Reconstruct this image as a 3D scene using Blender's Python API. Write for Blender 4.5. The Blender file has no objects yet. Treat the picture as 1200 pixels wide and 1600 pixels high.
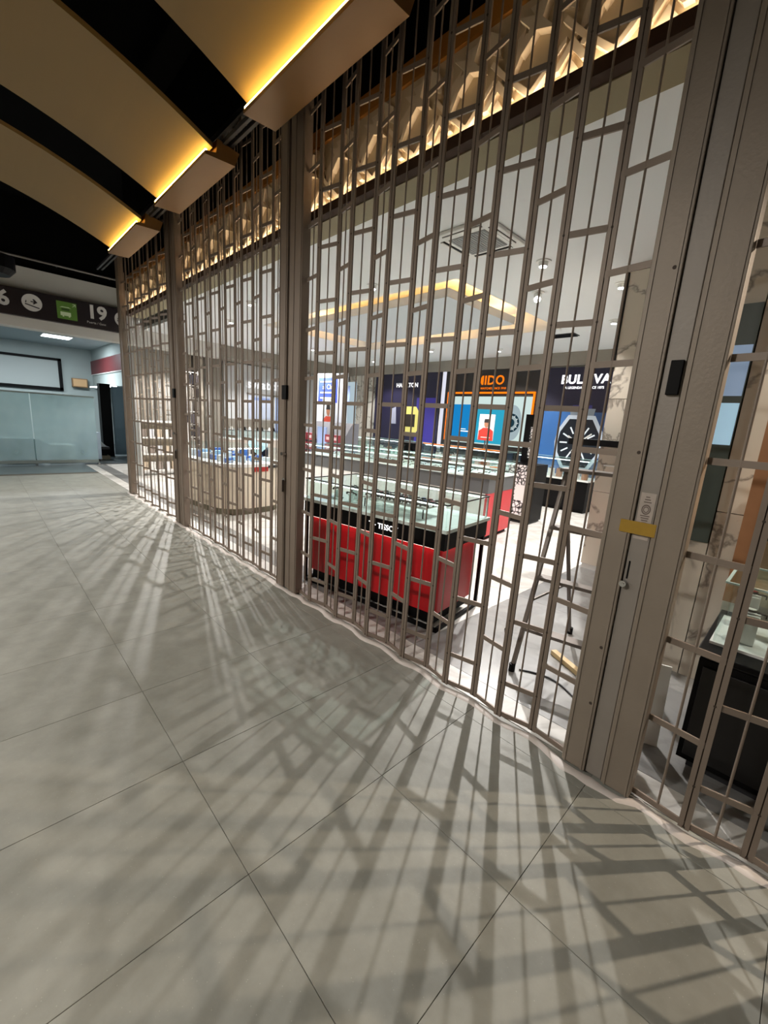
import bpy, bmesh, math, random
from mathutils import Vector, Matrix
random.seed(7)
PI = math.pi
SC = bpy.context.scene
COL = SC.collection

# ------------------------------------------------------------------ camera, world, exposure
def make_camera():
    cam = bpy.data.cameras.new('camera')
    o = bpy.data.objects.new('camera', cam); COL.objects.link(o)
    cam.sensor_fit = 'HORIZONTAL'; cam.sensor_width = 36.0; cam.lens = 649.74 / 1200 * 36
    cam.clip_start = 0.02; cam.clip_end = 200
    pitch, roll, yaw = .21203, .06638, .77975
    fw = Vector((math.sin(yaw) * math.cos(pitch), math.cos(yaw) * math.cos(pitch), -math.sin(pitch)))
    r0 = Vector((math.cos(yaw), -math.sin(yaw), 0)); u0 = r0.cross(fw)
    r = math.cos(roll) * r0 + math.sin(roll) * u0
    u = -math.sin(roll) * r0 + math.cos(roll) * u0
    m = Matrix((r, u, -fw)).transposed().to_4x4()
    m.translation = Vector((0, 0, 1.5))
    o.matrix_world = m
    SC.camera = o
make_camera()

w = bpy.data.worlds.new('world'); SC.world = w; w.use_nodes = True
w.node_tree.nodes['Background'].inputs[0].default_value = (.9, .95, 1, 1)
w.node_tree.nodes['Background'].inputs[1].default_value = .006

SC.view_settings.view_transform = 'Standard'
SC.view_settings.look = 'None'
SC.view_settings.gamma = 1.0
SC.view_settings.use_curve_mapping = False
SC.view_settings.exposure = 0.0
SC.cycles.use_denoising = True
SC.cycles.max_bounces = 8
SC.cycles.diffuse_bounces = 4
SC.cycles.transparent_max_bounces = 16
SC.cycles.sample_clamp_indirect = 4.0
SC.cycles.caustics_reflective = False
SC.cycles.caustics_refractive = False

# ------------------------------------------------------------------ materials
def lin(h):
    h = h.lstrip('#'); c = [int(h[i:i + 2], 16) / 255 for i in (0, 2, 4)]
    return tuple(((v + .055) / 1.055) ** 2.4 if v > .04045 else v / 12.92 for v in c) + (1,)
MATS = {}
def mat(name, hexc, rough=.6, metal=0., vary=.0, scale=8., bump=0., bscale=200., spec=.5, emit=None, estr=0., trans=0., alpha=1.):
    if name in MATS: return MATS[name]
    m = bpy.data.materials.new(name); m.use_nodes = True
    nt = m.node_tree; b = nt.nodes['Principled BSDF']; c = lin(hexc)
    b.inputs['Base Color'].default_value = c
    b.inputs['Roughness'].default_value = rough
    b.inputs['Metallic'].default_value = metal
    b.inputs['Specular IOR Level'].default_value = spec
    if trans: b.inputs['Transmission Weight'].default_value = trans
    if alpha < 1: b.inputs['Alpha'].default_value = alpha
    if emit:
        b.inputs['Emission Color'].default_value = lin(emit); b.inputs['Emission Strength'].default_value = estr
    tc = nt.nodes.new('ShaderNodeTexCoord')
    if vary:
        n = nt.nodes.new('ShaderNodeTexNoise'); n.inputs['Scale'].default_value = scale; n.inputs['Detail'].default_value = 5
        nt.links.new(tc.outputs['Object'], n.inputs['Vector'])
        mx = nt.nodes.new('ShaderNodeMix'); mx.data_type = 'RGBA'
        mx.inputs[6].default_value = tuple(min(1, v * (1 - vary)) for v in c[:3]) + (1,)
        mx.inputs[7].default_value = tuple(min(1, v * (1 + vary)) for v in c[:3]) + (1,)
        nt.links.new(n.outputs['Fac'], mx.inputs[0]); nt.links.new(mx.outputs[2], b.inputs['Base Color'])
    if bump:
        n2 = nt.nodes.new('ShaderNodeTexNoise'); n2.inputs['Scale'].default_value = bscale; n2.inputs['Detail'].default_value = 4
        nt.links.new(tc.outputs['Object'], n2.inputs['Vector'])
        bp = nt.nodes.new('ShaderNodeBump'); bp.inputs['Strength'].default_value = bump; bp.inputs['Distance'].default_value = .004
        nt.links.new(n2.outputs['Fac'], bp.inputs['Height']); nt.links.new(bp.outputs['Normal'], b.inputs['Normal'])
    MATS[name] = m
    return m
def marble(name, base, vein, scale=1.6, width=.03, rough=.25, amount=.8):
    if name in MATS: return MATS[name]
    m = bpy.data.materials.new(name); m.use_nodes = True; nt = m.node_tree; b = nt.nodes['Principled BSDF']
    b.inputs['Roughness'].default_value = rough
    tc = nt.nodes.new('ShaderNodeTexCoord'); n = nt.nodes.new('ShaderNodeTexNoise')
    oi = nt.nodes.new('ShaderNodeObjectInfo'); ad = nt.nodes.new('ShaderNodeVectorMath'); ad.operation = 'MULTIPLY_ADD'
    ad.inputs[1].default_value = (37, 21, 13)
    nt.links.new(oi.outputs['Random'], ad.inputs[0]); nt.links.new(tc.outputs['Object'], ad.inputs[2])
    n.inputs['Scale'].default_value = scale; n.inputs['Detail'].default_value = 6; n.inputs['Roughness'].default_value = .55; n.inputs['Distortion'].default_value = .8
    nt.links.new(ad.outputs[0], n.inputs['Vector'])
    r = nt.nodes.new('ShaderNodeValToRGB'); e = r.color_ramp.elements
    e[0].position = .5 - width; e[0].color = lin(base); e[1].position = .5 + width; e[1].color = lin(base)
    k = r.color_ramp.elements.new(.5); c1, c2 = lin(base), lin(vein)
    k.color = tuple(c1[i] * (1 - amount) + c2[i] * amount for i in range(3)) + (1,)
    nt.links.new(n.outputs['Fac'], r.inputs[0]); nt.links.new(r.outputs[0], b.inputs['Base Color'])
    MATS[name] = m; return m
def emis(name, hexc, strength):
    if name in MATS: return MATS[name]
    m = bpy.data.materials.new(name); m.use_nodes = True; nt = m.node_tree
    nt.nodes.remove(nt.nodes['Principled BSDF']); e = nt.nodes.new('ShaderNodeEmission')
    e.inputs[0].default_value = lin(hexc); e.inputs[1].default_value = strength
    nt.links.new(e.outputs[0], nt.nodes['Material Output'].inputs[0]); MATS[name] = m; return m
def glassy(name, tint, gloss=.08, rough=.02):
    """thin clear pane: mostly transparent, a little mirror"""
    if name in MATS: return MATS[name]
    m = bpy.data.materials.new(name); m.use_nodes = True; nt = m.node_tree
    nt.nodes.remove(nt.nodes['Principled BSDF'])
    t = nt.nodes.new('ShaderNodeBsdfTransparent'); t.inputs[0].default_value = lin(tint)
    g = nt.nodes.new('ShaderNodeBsdfGlossy'); g.inputs['Roughness'].default_value = rough
    mx = nt.nodes.new('ShaderNodeMixShader'); mx.inputs[0].default_value = gloss
    nt.links.new(t.outputs[0], mx.inputs[1]); nt.links.new(g.outputs[0], mx.inputs[2])
    nt.links.new(mx.outputs[0], nt.nodes['Material Output'].inputs[0]); MATS[name] = m; return m
def frosted(name, hexc, clear=.35):
    if name in MATS: return MATS[name]
    m = bpy.data.materials.new(name); m.use_nodes = True; nt = m.node_tree
    b = nt.nodes['Principled BSDF']; b.inputs['Base Color'].default_value = lin(hexc); b.inputs['Roughness'].default_value = .3
    t = nt.nodes.new('ShaderNodeBsdfTransparent'); t.inputs[0].default_value = lin('#dfeceb')
    n = nt.nodes.new('ShaderNodeTexNoise'); n.inputs['Scale'].default_value = 2.2
    mr = nt.nodes.new('ShaderNodeMapRange'); mr.inputs[3].default_value = clear - .2; mr.inputs[4].default_value = clear + .2
    nt.links.new(n.outputs['Fac'], mr.inputs[0])
    mx = nt.nodes.new('ShaderNodeMixShader'); nt.links.new(mr.outputs[0], mx.inputs[0])
    nt.links.new(b.outputs[0], mx.inputs[1]); nt.links.new(t.outputs[0], mx.inputs[2])
    nt.links.new(mx.outputs[0], nt.nodes['Material Output'].inputs[0]); MATS[name] = m; return m

M_GATE = mat('gate_champagne_metal', '#86786c', .5, .2, vary=.12, scale=6, bump=.15, bscale=90)
M_GATE_DARK = mat('gate_joint_dark', '#40352d', .7, .1)
M_POST = mat('post_champagne_metal', '#8f8376', .5, .2, vary=.14, scale=5, bump=.2, bscale=70)
M_POST2 = mat('post_grey_metal', '#938b83', .5, .2, vary=.1, scale=5, bump=.2, bscale=70)
M_BLACK = mat('black_plastic', '#080708', .55, spec=.15)
M_VOID = mat('void_black_paint', '#050505', .9, spec=.1)
M_DARK = mat('dark_grey_paint', '#2b2b2e', .5)
M_WHITE = mat('white_paint', '#e9e8e4', .6)
M_WHITE_GLOSS = mat('white_lacquer', '#efefec', .25)
M_CEIL = mat('ceiling_white', '#e6e8e8', .8)
M_TAUPE = mat('taupe_paint', '#8d867c', .7)
M_RED = mat('red_lacquer', '#c5121c', .35)
M_GLASS = glassy('showcase_glass', '#f7fcfb', .06)
M_GLASS_EDGE = mat('glass_edge', '#bcd8d2', .2)
M_CHROME = mat('chrome', '#c8c8c8', .2, 1.)
M_WARM = emis('warm_led', '#ffcf66', 42)
M_WARM_COVE = emis('warm_cove_led', '#ffc070', 60)
M_COOL = emis('lamp_cool', '#f6faff', 26)
M_LETTER = emis('letter_white', '#ffffff', 1.6)

# ------------------------------------------------------------------ mesh helpers
def new_bm(): return bmesh.new()
def add_box(bm, x0, x1, y0, y1, z0, z1, mi=0, mtx=None):
    vs = [bm.verts.new(Vector(p)) for p in ((x0, y0, z0), (x1, y0, z0), (x1, y1, z0), (x0, y1, z0), (x0, y0, z1), (x1, y0, z1), (x1, y1, z1), (x0, y1, z1))]
    if mtx is not None:
        for v in vs: v.co = mtx @ v.co
    for f in ((0, 3, 2, 1), (4, 5, 6, 7), (0, 1, 5, 4), (1, 2, 6, 5), (2, 3, 7, 6), (3, 0, 4, 7)):
        fc = bm.faces.new([vs[i] for i in f]); fc.material_index = mi
    return vs
def add_prism(bm, pts, z0, z1, mi=0, mtx=None, flip=False):
    """polygon (x,y) extruded along z"""
    n = len(pts)
    a = [bm.verts.new(Vector((p[0], p[1], z0))) for p in pts]; b = [bm.verts.new(Vector((p[0], p[1], z1))) for p in pts]
    if mtx is not None:
        for v in a + b: v.co = mtx @ v.co
    fs = [bm.faces.new(list(reversed(a))), bm.faces.new(b)]
    for i in range(n): fs.append(bm.faces.new([a[i], a[(i + 1) % n], b[(i + 1) % n], b[i]]))
    for f in fs: f.material_index = mi
    return fs
def add_cyl(bm, p0, p1, r, seg=10, mi=0, r1=None):
    p0, p1 = Vector(p0), Vector(p1); d = (p1 - p0).normalized()
    a = d.orthogonal().normalized(); b = d.cross(a); r1 = r if r1 is None else r1
    A = [bm.verts.new(p0 + r * (math.cos(2 * PI * i / seg) * a + math.sin(2 * PI * i / seg) * b)) for i in range(seg)]
    B = [bm.verts.new(p1 + r1 * (math.cos(2 * PI * i / seg) * a + math.sin(2 * PI * i / seg) * b)) for i in range(seg)]
    fs = [bm.faces.new(list(reversed(A))), bm.faces.new(B)]
    for i in range(seg): fs.append(bm.faces.new([A[i], A[(i + 1) % seg], B[(i + 1) % seg], B[i]]))
    for f in fs: f.material_index = mi
def add_tube(bm, pts, r, seg=8, mi=0):
    for a, b in zip(pts[:-1], pts[1:]): add_cyl(bm, a, b, r, seg, mi)
def add_bar(bm, p0, p1, w, h, mi=0, up=Vector((0, 0, 1))):
    """rectangular bar from p0 to p1"""
    p0, p1 = Vector(p0), Vector(p1); d = (p1 - p0).normalized(); s = d.cross(up)
    if s.length < 1e-4: s = d.cross(Vector((0, 1, 0)))
    s.normalize(); t = s.cross(d)
    vs = [bm.verts.new(p + sx * s * w / 2 + tx * t * h / 2) for p in (p0, p1) for sx, tx in ((-1, -1), (1, -1), (1, 1), (-1, 1))]
    for f in ((0, 3, 2, 1), (4, 5, 6, 7), (0, 1, 5, 4), (1, 2, 6, 5), (2, 3, 7, 6), (3, 0, 4, 7)):
        fc = bm.faces.new([vs[i] for i in f]); fc.material_index = mi
def rrect(x0, x1, y0, y1, r, n=6):
    pts = []
    for cx, cy, a0 in ((x1 - r, y1 - r, 0), (x0 + r, y1 - r, PI / 2), (x0 + r, y0 + r, PI), (x1 - r, y0 + r, 1.5 * PI)):
        for i in range(n + 1):
            a = a0 + PI / 2 * i / n; pts.append((cx + r * math.cos(a), cy + r * math.sin(a)))
    return pts
def mesh_of(bm, name, mats):
    bmesh.ops.recalc_face_normals(bm, faces=bm.faces)
    me = bpy.data.meshes.new(name); bm.to_mesh(me); bm.free()
    for m in (mats if isinstance(mats, (list, tuple)) else [mats]): me.materials.append(m)
    return me
def link(name, data, parent=None, loc=None, rot=None):
    o = bpy.data.objects.new(name, data); COL.objects.link(o)
    if parent is not None: o.parent = parent
    if loc is not None: o.location = loc
    if rot is not None: o.rotation_euler = rot
    return o
def obj(name, bm, mats, parent=None, loc=None, rot=None, bevel=0., smooth=False):
    me = mesh_of(bm, name, mats)
    if smooth:
        for p in me.polygons: p.use_smooth = True
    o = link(name, me, parent, loc, rot)
    if bevel:
        md = o.modifiers.new('bevel', 'BEVEL'); md.width = bevel; md.segments = 2; md.limit_method = 'ANGLE'
    return o
def bx(name, x0, x1, y0, y1, z0, z1, m, parent=None, bevel=0., loc=None, rot=None):
    bm = new_bm(); add_box(bm, x0, x1, y0, y1, z0, z1)
    return obj(name, bm, m, parent, loc, rot, bevel)
def tag(o, label, cat, group=None, kind=None):
    o['label'] = label; o['category'] = cat
    if group: o['group'] = group
    if kind: o['kind'] = kind
    return o
def thing(name, label, cat, loc=(0, 0, 0), rz=0., group=None, kind=None):
    o = bpy.data.objects.new(name, None); COL.objects.link(o); o.empty_display_size = .1
    o.location = loc; o.rotation_euler = (0, 0, rz)
    return tag(o, label, cat, group, kind)
ORD = ['first', 'second', 'third', 'fourth', 'fifth', 'sixth', 'seventh', 'eighth', 'ninth', 'tenth', 'eleventh', 'twelfth', 'thirteenth', 'fourteenth', 'fifteenth', 'sixteenth']
def struct(o, label=None):
    o['kind'] = 'structure'
    if label: o['label'] = label
    return o
def sroot(name, label=None, loc=(0, 0, 0)):
    o = bpy.data.objects.new(name, None); COL.objects.link(o); o.location = loc
    return struct(o, label)
def text_mesh(s, size, extrude=.003, align='CENTER', bold=0., shear=0., space=1.):
    cu = bpy.data.curves.new('lettering', 'FONT'); cu.body = s; cu.size = size; cu.extrude = extrude
    cu.align_x = align; cu.align_y = 'CENTER'; cu.offset = bold; cu.shear = shear; cu.space_character = space; cu.resolution_u = 3
    t = bpy.data.objects.new('lettering', cu); COL.objects.link(t)
    dg = bpy.context.evaluated_depsgraph_get(); me = bpy.data.meshes.new_from_object(t.evaluated_get(dg))
    bpy.data.objects.remove(t); me.name = 'lettering'
    return me
FACE_NX = Matrix(((0, 0, -1), (-1, 0, 0), (0, 1, 0))).to_euler()   # reads from the -x side
FACE_NY = Matrix(((1, 0, 0), (0, 0, -1), (0, 1, 0))).to_euler()    # reads from the -y side
def letters(s, size, m, loc, rot, parent, name='lettering', **k):
    me = text_mesh(s, size, **k); me.materials.clear(); me.materials.append(m)
    return link(name, me, parent, loc, rot)
def lamp(name, kind, loc, power, col, radius=.04, parent=None, spot=None, blend=.4, target=None, size=None):
    l = bpy.data.lights.new(name, kind); l.energy = power; l.color = col
    if kind == 'SPOT': l.spot_size = spot; l.spot_blend = blend; l.shadow_soft_size = radius
    elif kind == 'POINT': l.shadow_soft_size = radius
    elif kind == 'AREA':
        l.shape = 'RECTANGLE'; l.size, l.size_y = size
    o = link(name, l, parent, loc)
    if target is not None:
        o.rotation_euler = (Vector(target) - Vector(loc)).to_track_quat('-Z', 'Y').to_euler()
    return o

# ================================================================== THE SETTING
GX = 1.875            # gate line
T = .615              # corridor tile
# ---- corridor floor, tile by tile
def floor_tile_mat():
    m = bpy.data.materials.new('porcelain_tile'); m.use_nodes = True; nt = m.node_tree; b = nt.nodes['Principled BSDF']
    tc = nt.nodes.new('ShaderNodeTexCoord'); oi = nt.nodes.new('ShaderNodeObjectInfo')
    ad = nt.nodes.new('ShaderNodeVectorMath'); ad.operation = 'MULTIPLY_ADD'; ad.inputs[1].default_value = (31, 17, 0)
    nt.links.new(oi.outputs['Random'], ad.inputs[0]); nt.links.new(tc.outputs['Object'], ad.inputs[2])
    n = nt.nodes.new('ShaderNodeTexNoise'); n.inputs['Scale'].default_value = 5; n.inputs['Detail'].default_value = 8; n.inputs['Roughness'].default_value = .62
    nt.links.new(ad.outputs[0], n.inputs['Vector'])
    r = nt.nodes.new('ShaderNodeValToRGB'); r.color_ramp.elements[0].position = .3; r.color_ramp.elements[1].position = .72
    r.color_ramp.elements[0].color = lin('#85847b'); r.color_ramp.elements[1].color = lin('#9c9b92')
    nt.links.new(n.outputs['Fac'], r.inputs[0])
    v = nt.nodes.new('ShaderNodeTexVoronoi'); v.inputs['Scale'].default_value = 55; nt.links.new(ad.outputs[0], v.inputs['Vector'])
    lt = nt.nodes.new('ShaderNodeMath'); lt.operation = 'LESS_THAN'; lt.inputs[1].default_value = .075
    nt.links.new(v.outputs['Distance'], lt.inputs[0])
    ml = nt.nodes.new('ShaderNodeMath'); ml.operation = 'MULTIPLY'; ml.inputs[1].default_value = .3; nt.links.new(lt.outputs[0], ml.inputs[0])
    mx = nt.nodes.new('ShaderNodeMix'); mx.data_type = 'RGBA'; mx.inputs[7].default_value = lin('#cfcabd')
    nt.links.new(ml.outputs[0], mx.inputs[0]); nt.links.new(r.outputs[0], mx.inputs[6]); nt.links.new(mx.outputs[2], b.inputs['Base Color'])
    b.inputs['Roughness'].default_value = .5; b.inputs['Specular IOR Level'].default_value = .35
    n2 = nt.nodes.new('ShaderNodeTexNoise'); n2.inputs['Scale'].default_value = 22; n2.inputs['Detail'].default_value = 5
    nt.links.new(ad.outputs[0], n2.inputs['Vector'])
    bp = nt.nodes.new('ShaderNodeBump'); bp.inputs['Strength'].default_value = .18; bp.inputs['Distance'].default_value = .006
    nt.links.new(n2.outputs['Fac'], bp.inputs['Height']); nt.links.new(bp.outputs[0], b.inputs['Normal'])
    MATS['tile'] = m; return m
M_TILE = floor_tile_mat()
M_GROUT = mat('grout_dark', '#625d54', .9)
floor = struct(bx('floor', -3.2, 2.06, -2.1, 11.1, -.06, -.004, M_GROUT), 'grey corridor floor of square porcelain tiles with thin dark joints')
def tile_mesh(w, h, m, name='tile', t=.012):
    bm = new_bm(); g = .0009; c = .0008
    a = [bm.verts.new(p) for p in ((-w / 2 + g, -h / 2 + g, -t), (w / 2 - g, -h / 2 + g, -t), (w / 2 - g, h / 2 - g, -t), (-w / 2 + g, h / 2 - g, -t))]
    b = [bm.verts.new(p) for p in ((-w / 2 + g, -h / 2 + g, -c), (w / 2 - g, -h / 2 + g, -c), (w / 2 - g, h / 2 - g, -c), (-w / 2 + g, h / 2 - g, -c))]
    d = [bm.verts.new(p) for p in ((-w / 2 + g + c, -h / 2 + g + c, 0), (w / 2 - g - c, -h / 2 + g + c, 0), (w / 2 - g - c, h / 2 - g - c, 0), (-w / 2 + g + c, h / 2 - g - c, 0))]
    for i in range(4):
        j = (i + 1) % 4
        bm.faces.new([a[i], a[j], b[j], b[i]]); bm.faces.new([b[i], b[j], d[j], d[i]])
    bm.faces.new(d)
    return mesh_of(bm, name, m)
TM = tile_mesh(T, T, M_TILE)
TM_edge = tile_mesh(1.88 - (1.122 + T), T, M_TILE)
for i in range(-6, 3):
    for j in range(-5, 17):
        x0 = .507 + T * i; y0 = 1.04 + T * j
        if y0 + T > 11.11: continue
        if i == 2: link('tile', TM_edge, floor, ((1.122 + T + 1.88) / 2, y0 + T / 2, 0))
        else: link('tile', TM, floor, (x0 + T / 2, y0 + T / 2, 0))

# ---- shop floor: large marble plates, darker grey plates by the entrance
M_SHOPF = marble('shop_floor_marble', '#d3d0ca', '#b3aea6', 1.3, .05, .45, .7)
M_SHOPF_GREY = marble('shop_floor_grey', '#8d8c8a', '#7d7c7a', 2.2, .06, .3, .8)
sf = struct(bx('floor', 1.88, 9.6, -2.1, 12.6, -.06, -.004, M_GROUT), 'pale marble floor of the shop with a darker grey part near the gate')
PW = 1.2
def plate(x0, x1, y0, y1, m):
    if x1 - x0 > .02 and y1 - y0 > .02:
        link('tile', tile_mesh(x1 - x0, y1 - y0, m), sf, ((x0 + x1) / 2, (y0 + y1) / 2, 0))
xs = [2.30 + PW * k for k in range(7)]; ys = [1.7 + PW * k for k in range(10)]
big = tile_mesh(PW, PW, M_SHOPF)
for a in xs[:-1]:
    for b in ys[:-1]:
        link('tile', big, sf, (a + PW / 2, b + PW / 2, 0))
ey = [-2.1, -.9, .5, 1.7] + ys[1:]
for a, b in zip(ey[:-1], ey[1:]):
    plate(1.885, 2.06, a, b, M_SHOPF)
    if a >= 1.69: plate(2.06, 2.30, a, b, M_SHOPF_GREY)
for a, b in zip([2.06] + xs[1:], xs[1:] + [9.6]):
    for c, d in ((-2.1, -.9), (-.9, .5), (.5, 1.7)): plate(a, min(b, 9.6), c, d, M_SHOPF_GREY if a < 4.9 else M_SHOPF)

# ---- white wavy bead of sealant along the gate foot
def zig(y, base=GX):
    """x of the folded gate line at y"""
    for a, b, n, amp, ph in ((-2.0, .27, 12, .017, 1), (.56, 2.87, 13, .018, 0), (3.2, 5.5, 13, .009, 0), (5.84, 8.06, 12, .023, 0)):
        if a <= y <= b:
            k = (y - a) / (b - a) * n; i = min(n - 1, int(k)); f = k - i; s0 = -1 if (i + ph) % 2 == 0 else 1
            return base + amp * s0 * (1 - 2 * f)
    return base - .012
bm = new_bm(); prev = None; y = -.9
rr = random.Random(3)
while y < 8.3:
    x = zig(y) - .036 + rr.uniform(-.004, .004)
    if .25 < y < .58: x -= .022
    wv = .024 + rr.uniform(-.007, .008); h = .007 + rr.uniform(-.002, .002)
    ring = [bm.verts.new((x - wv, y, 0)), bm.verts.new((x - wv * .6, y, h)), bm.verts.new((x + wv * .6, y, h)), bm.verts.new((x + wv, y, 0))]
    if prev:
        for k in range(3): bm.faces.new([prev[k], ring[k], ring[k + 1], prev[k + 1]])
    prev = ring; y += .06
struct(obj('trim_1', bm, mat('sealant_white', '#d9cfc8', .6, vary=.1, scale=20), smooth=True), 'wavy off-white sealant bead along the foot of the folding gate')

# ---- shop fascia above the gate
FX = 2.05
M_FASCIA = mat('fascia_beige', '#d2c09f', .5, vary=.06, scale=3)
M_STAR = mat('fascia_star_beige', '#e2d2b8', .45, vary=.05, scale=4)
M_TRIMD = mat('fascia_trim_brown', '#3b2616', .9)
fas = struct(bx('wall_front', FX, FX + .19, -2.1, 8.4, 2.95, 3.56, M_FASCIA), 'beige header above the gate with raised star pattern')
bx('trim', FX - .065, FX, -2.1, 8.4, 2.95, 2.99, M_TRIMD, fas); bx('trim', FX - .065, FX - .057, -2.1, 8.4, 2.99, 3.01, M_TRIMD, fas)
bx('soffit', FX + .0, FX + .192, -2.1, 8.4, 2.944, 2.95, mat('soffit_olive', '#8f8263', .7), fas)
bx('top_trim', FX - .02, FX, -2.1, 8.4, 3.45, 3.56, mat('fascia_top_warm_lit', '#a9702e', .4), fas)  # warm light on the top band is put into this orange colour
bx('light_strip', FX - .054, FX - .04, -2.1, 8.4, 2.992, 3.002, emis('fascia_led', '#ffe2bc', 34), fas)
def star_pts(R, r, rot=0, sk=.0):
    return [((R if i % 2 == 0 else r) * math.cos(rot + PI / 4 * i), (R if i % 2 == 0 else r) * math.sin(rot + PI / 4 * i)) for i in range(8)]
def relief(pts, depth, bev=.006):
    """plate in local x (along wall, to the viewer's right) / y (up), raised toward the viewer, chamfered"""
    bm = new_bm(); n = len(pts); cx = sum(p[0] for p in pts) / n; cy = sum(p[1] for p in pts) / n
    a = [bm.verts.new((p[0], p[1], 0)) for p in pts]; b = [bm.verts.new((p[0], p[1], depth * .85)) for p in pts]
    c = [bm.verts.new((cx + (p[0] - cx) * .975, cy + (p[1] - cy) * .975, depth)) for p in pts]
    for i in range(n):
        j = (i + 1) % n
        bm.faces.new([a[i], a[j], b[j], b[i]]); bm.faces.new([b[i], b[j], c[j], c[i]])
    bm.faces.new(c); bm.normal_update()
    return bm
U = .365
S_star = mesh_of(relief(star_pts(.115, .032, PI / 4 + .22), .04), 'star', M_STAR)
S_kite = mesh_of(relief([(0, .10), (.038, 0), (0, -.10), (-.038, 0)], .022), 'kite', M_STAR)
S_chev = mesh_of(relief([(-.155, .035), (-.155, .06), (0, -.075), (.155, .06), (.155, .035), (0, -.11)], .028), 'chevron', M_STAR)
S_arrow = mesh_of(relief([(-.085, -.05), (0, .06), (.085, -.05), (.05, -.05), (0, .01), (-.05, -.05)], .028), 'arrowhead', M_STAR)
S_tri = mesh_of(relief([(-.05, 0), (.05, 0), (0, .07)], .02), 'triangle', M_STAR)
S_strip = mesh_of(relief([(-.012, -.10), (.012, -.10), (.012, .10), (-.012, .10)], .028), 'strip', M_STAR)
def face_rot(a): return (Matrix(((0, 0, -1), (-1, 0, 0), (0, 1, 0))) @ Matrix.Rotation(a, 3, 'Z')).to_euler()
ntot = int(10.4 / U)
for k in range(ntot):
    yy = 8.2 - U * k
    link('star', S_star, fas, (FX, yy, 3.31), FACE_NX)
    link('kite', S_kite, fas, (FX, yy - U / 2 + .06, 3.36), face_rot(.6)); link('kite', S_kite, fas, (FX, yy - U / 2 - .07, 3.25), face_rot(-.6))
    link('strip', S_strip, fas, (FX, yy - U / 2 - .02, 3.19), face_rot(.75)); link('strip', S_strip, fas, (FX, yy + .09, 3.21), face_rot(-.5))
    link('chevron', S_chev, fas, (FX, yy, 3.13), FACE_NX)
    link('arrowhead', S_arrow, fas, (FX, yy - U / 2, 3.12), FACE_NX)
    link('triangle', S_tri, fas, (FX, yy - U / 2, 3.03), FACE_NX); link('triangle', S_tri, fas, (FX, yy, 3.40), face_rot(PI))
# dark bulkhead over the fascia, corridor ceiling void
struct(bx('wall_upper', FX, FX + .19, -2.1, 8.4, 3.56, 5.2, M_VOID), 'black painted bulkhead above the shop header')
struct(bx('wall_upper', 3.0, 3.1, 8.4, 11.3, 3.56, 5.2, M_VOID), 'black painted bulkhead set back beyond the end of the shop header'); struct(bx('wall_upper', FX + .19, 3.1, 8.3, 8.4, 3.56, 5.2, M_VOID), 'black return wall at the end of the shop header')
struct(bx('ceiling', -3.4, 3.1, -2.1, 11.3, 5.2, 5.3, M_VOID), 'black open ceiling void of the corridor')
struct(bx('wall_left', -3.4, -3.2, -2.1, 11.2, 0, 5.2, mat('corridor_wall', '#8b8377', .7)), 'plain corridor wall opposite the shop')
# gate end jamb
struct(bx('wall_jamb', 1.90, 1.96, 8.225, 8.30, 0, 3.56, mat('jamb_metal', '#7d6f62', .5, .2)), 'narrow metal clad jamb at the far end of the gate')

# ---- shop shell
ZC = 3.2; XB = 9.3; YL = 12.2
M_SHOPW = mat('shop_wall_white', '#dcdcd8', .7)
M_MARB = marble('marble_cladding', '#d2c8b8', '#6d6258', .9, .018, .3, .8)
M_MARB2 = marble('marble_cladding_grey', '#c9c5bb', '#6a655f', 1.1, .02, .3, .9)
struct(bx('wall_back', XB, XB + .15, -2.1, YL, 0, ZC + .4, M_SHOPW), 'white rear wall of the shop carrying the lit brand panels')
struct(bx('wall_side', 2.95, XB, YL, YL + .15, 0, ZC + .4, M_SHOPW), 'white side wall of the shop at the far end')
struct(bx('trim_2', XB - .12, XB, -.5, YL, 2.93, ZC, M_TAUPE), 'grey bulkhead along the top of the rear wall')
struct(bx('trim_3', 4.6, XB - .12, YL - .9, YL, 2.9, ZC, M_TAUPE), 'grey bulkhead over the watch wall at the far end')
struct(bx('wall_right', 2.24, XB, -2.25, -2.1, 0, ZC + .4, M_SHOPW), 'shop wall beyond the near end of the gate')
# ceiling with a rectangular opening for the tray
OX0, OX1, OY0, OY1 = 4.25, 7.15, 3.35, 8.0
bm = new_bm()
for a in ((2.24, OX0, -2.1, 8.5), (3.0, OX0, 8.5, YL), (OX1, XB, -2.1, YL), (OX0, OX1, -2.1, OY0), (OX0, OX1, OY1, YL)): add_box(bm, *a, ZC, ZC + .06)
for a in ((OX0 - .03, OX0, OY0, OY1), (OX1, OX1 + .03, OY0, OY1), (OX0 - .03, OX1 + .03, OY0 - .03, OY0), (OX0 - .03, OX1 + .03, OY1, OY1 + .03)): add_box(bm, *a, ZC + .06, ZC + .34)
add_box(bm, OX0 - .03, OX1 + .03, OY0 - .03, OY1 + .03, ZC + .34, ZC + .4)
ceil = struct(obj('ceiling', bm, M_CEIL), 'white shop ceiling with a recessed tray and warm cove light')
G = .55
tray = bx('raft', OX0 + G, OX1 - G, OY0 + G, OY1 - G, ZC + .02, ZC + .135, mat('raft_shaded', '#c3c8cc', .8), ceil)  # greyer than the ceiling: its weaker light is put into the colour
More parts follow.
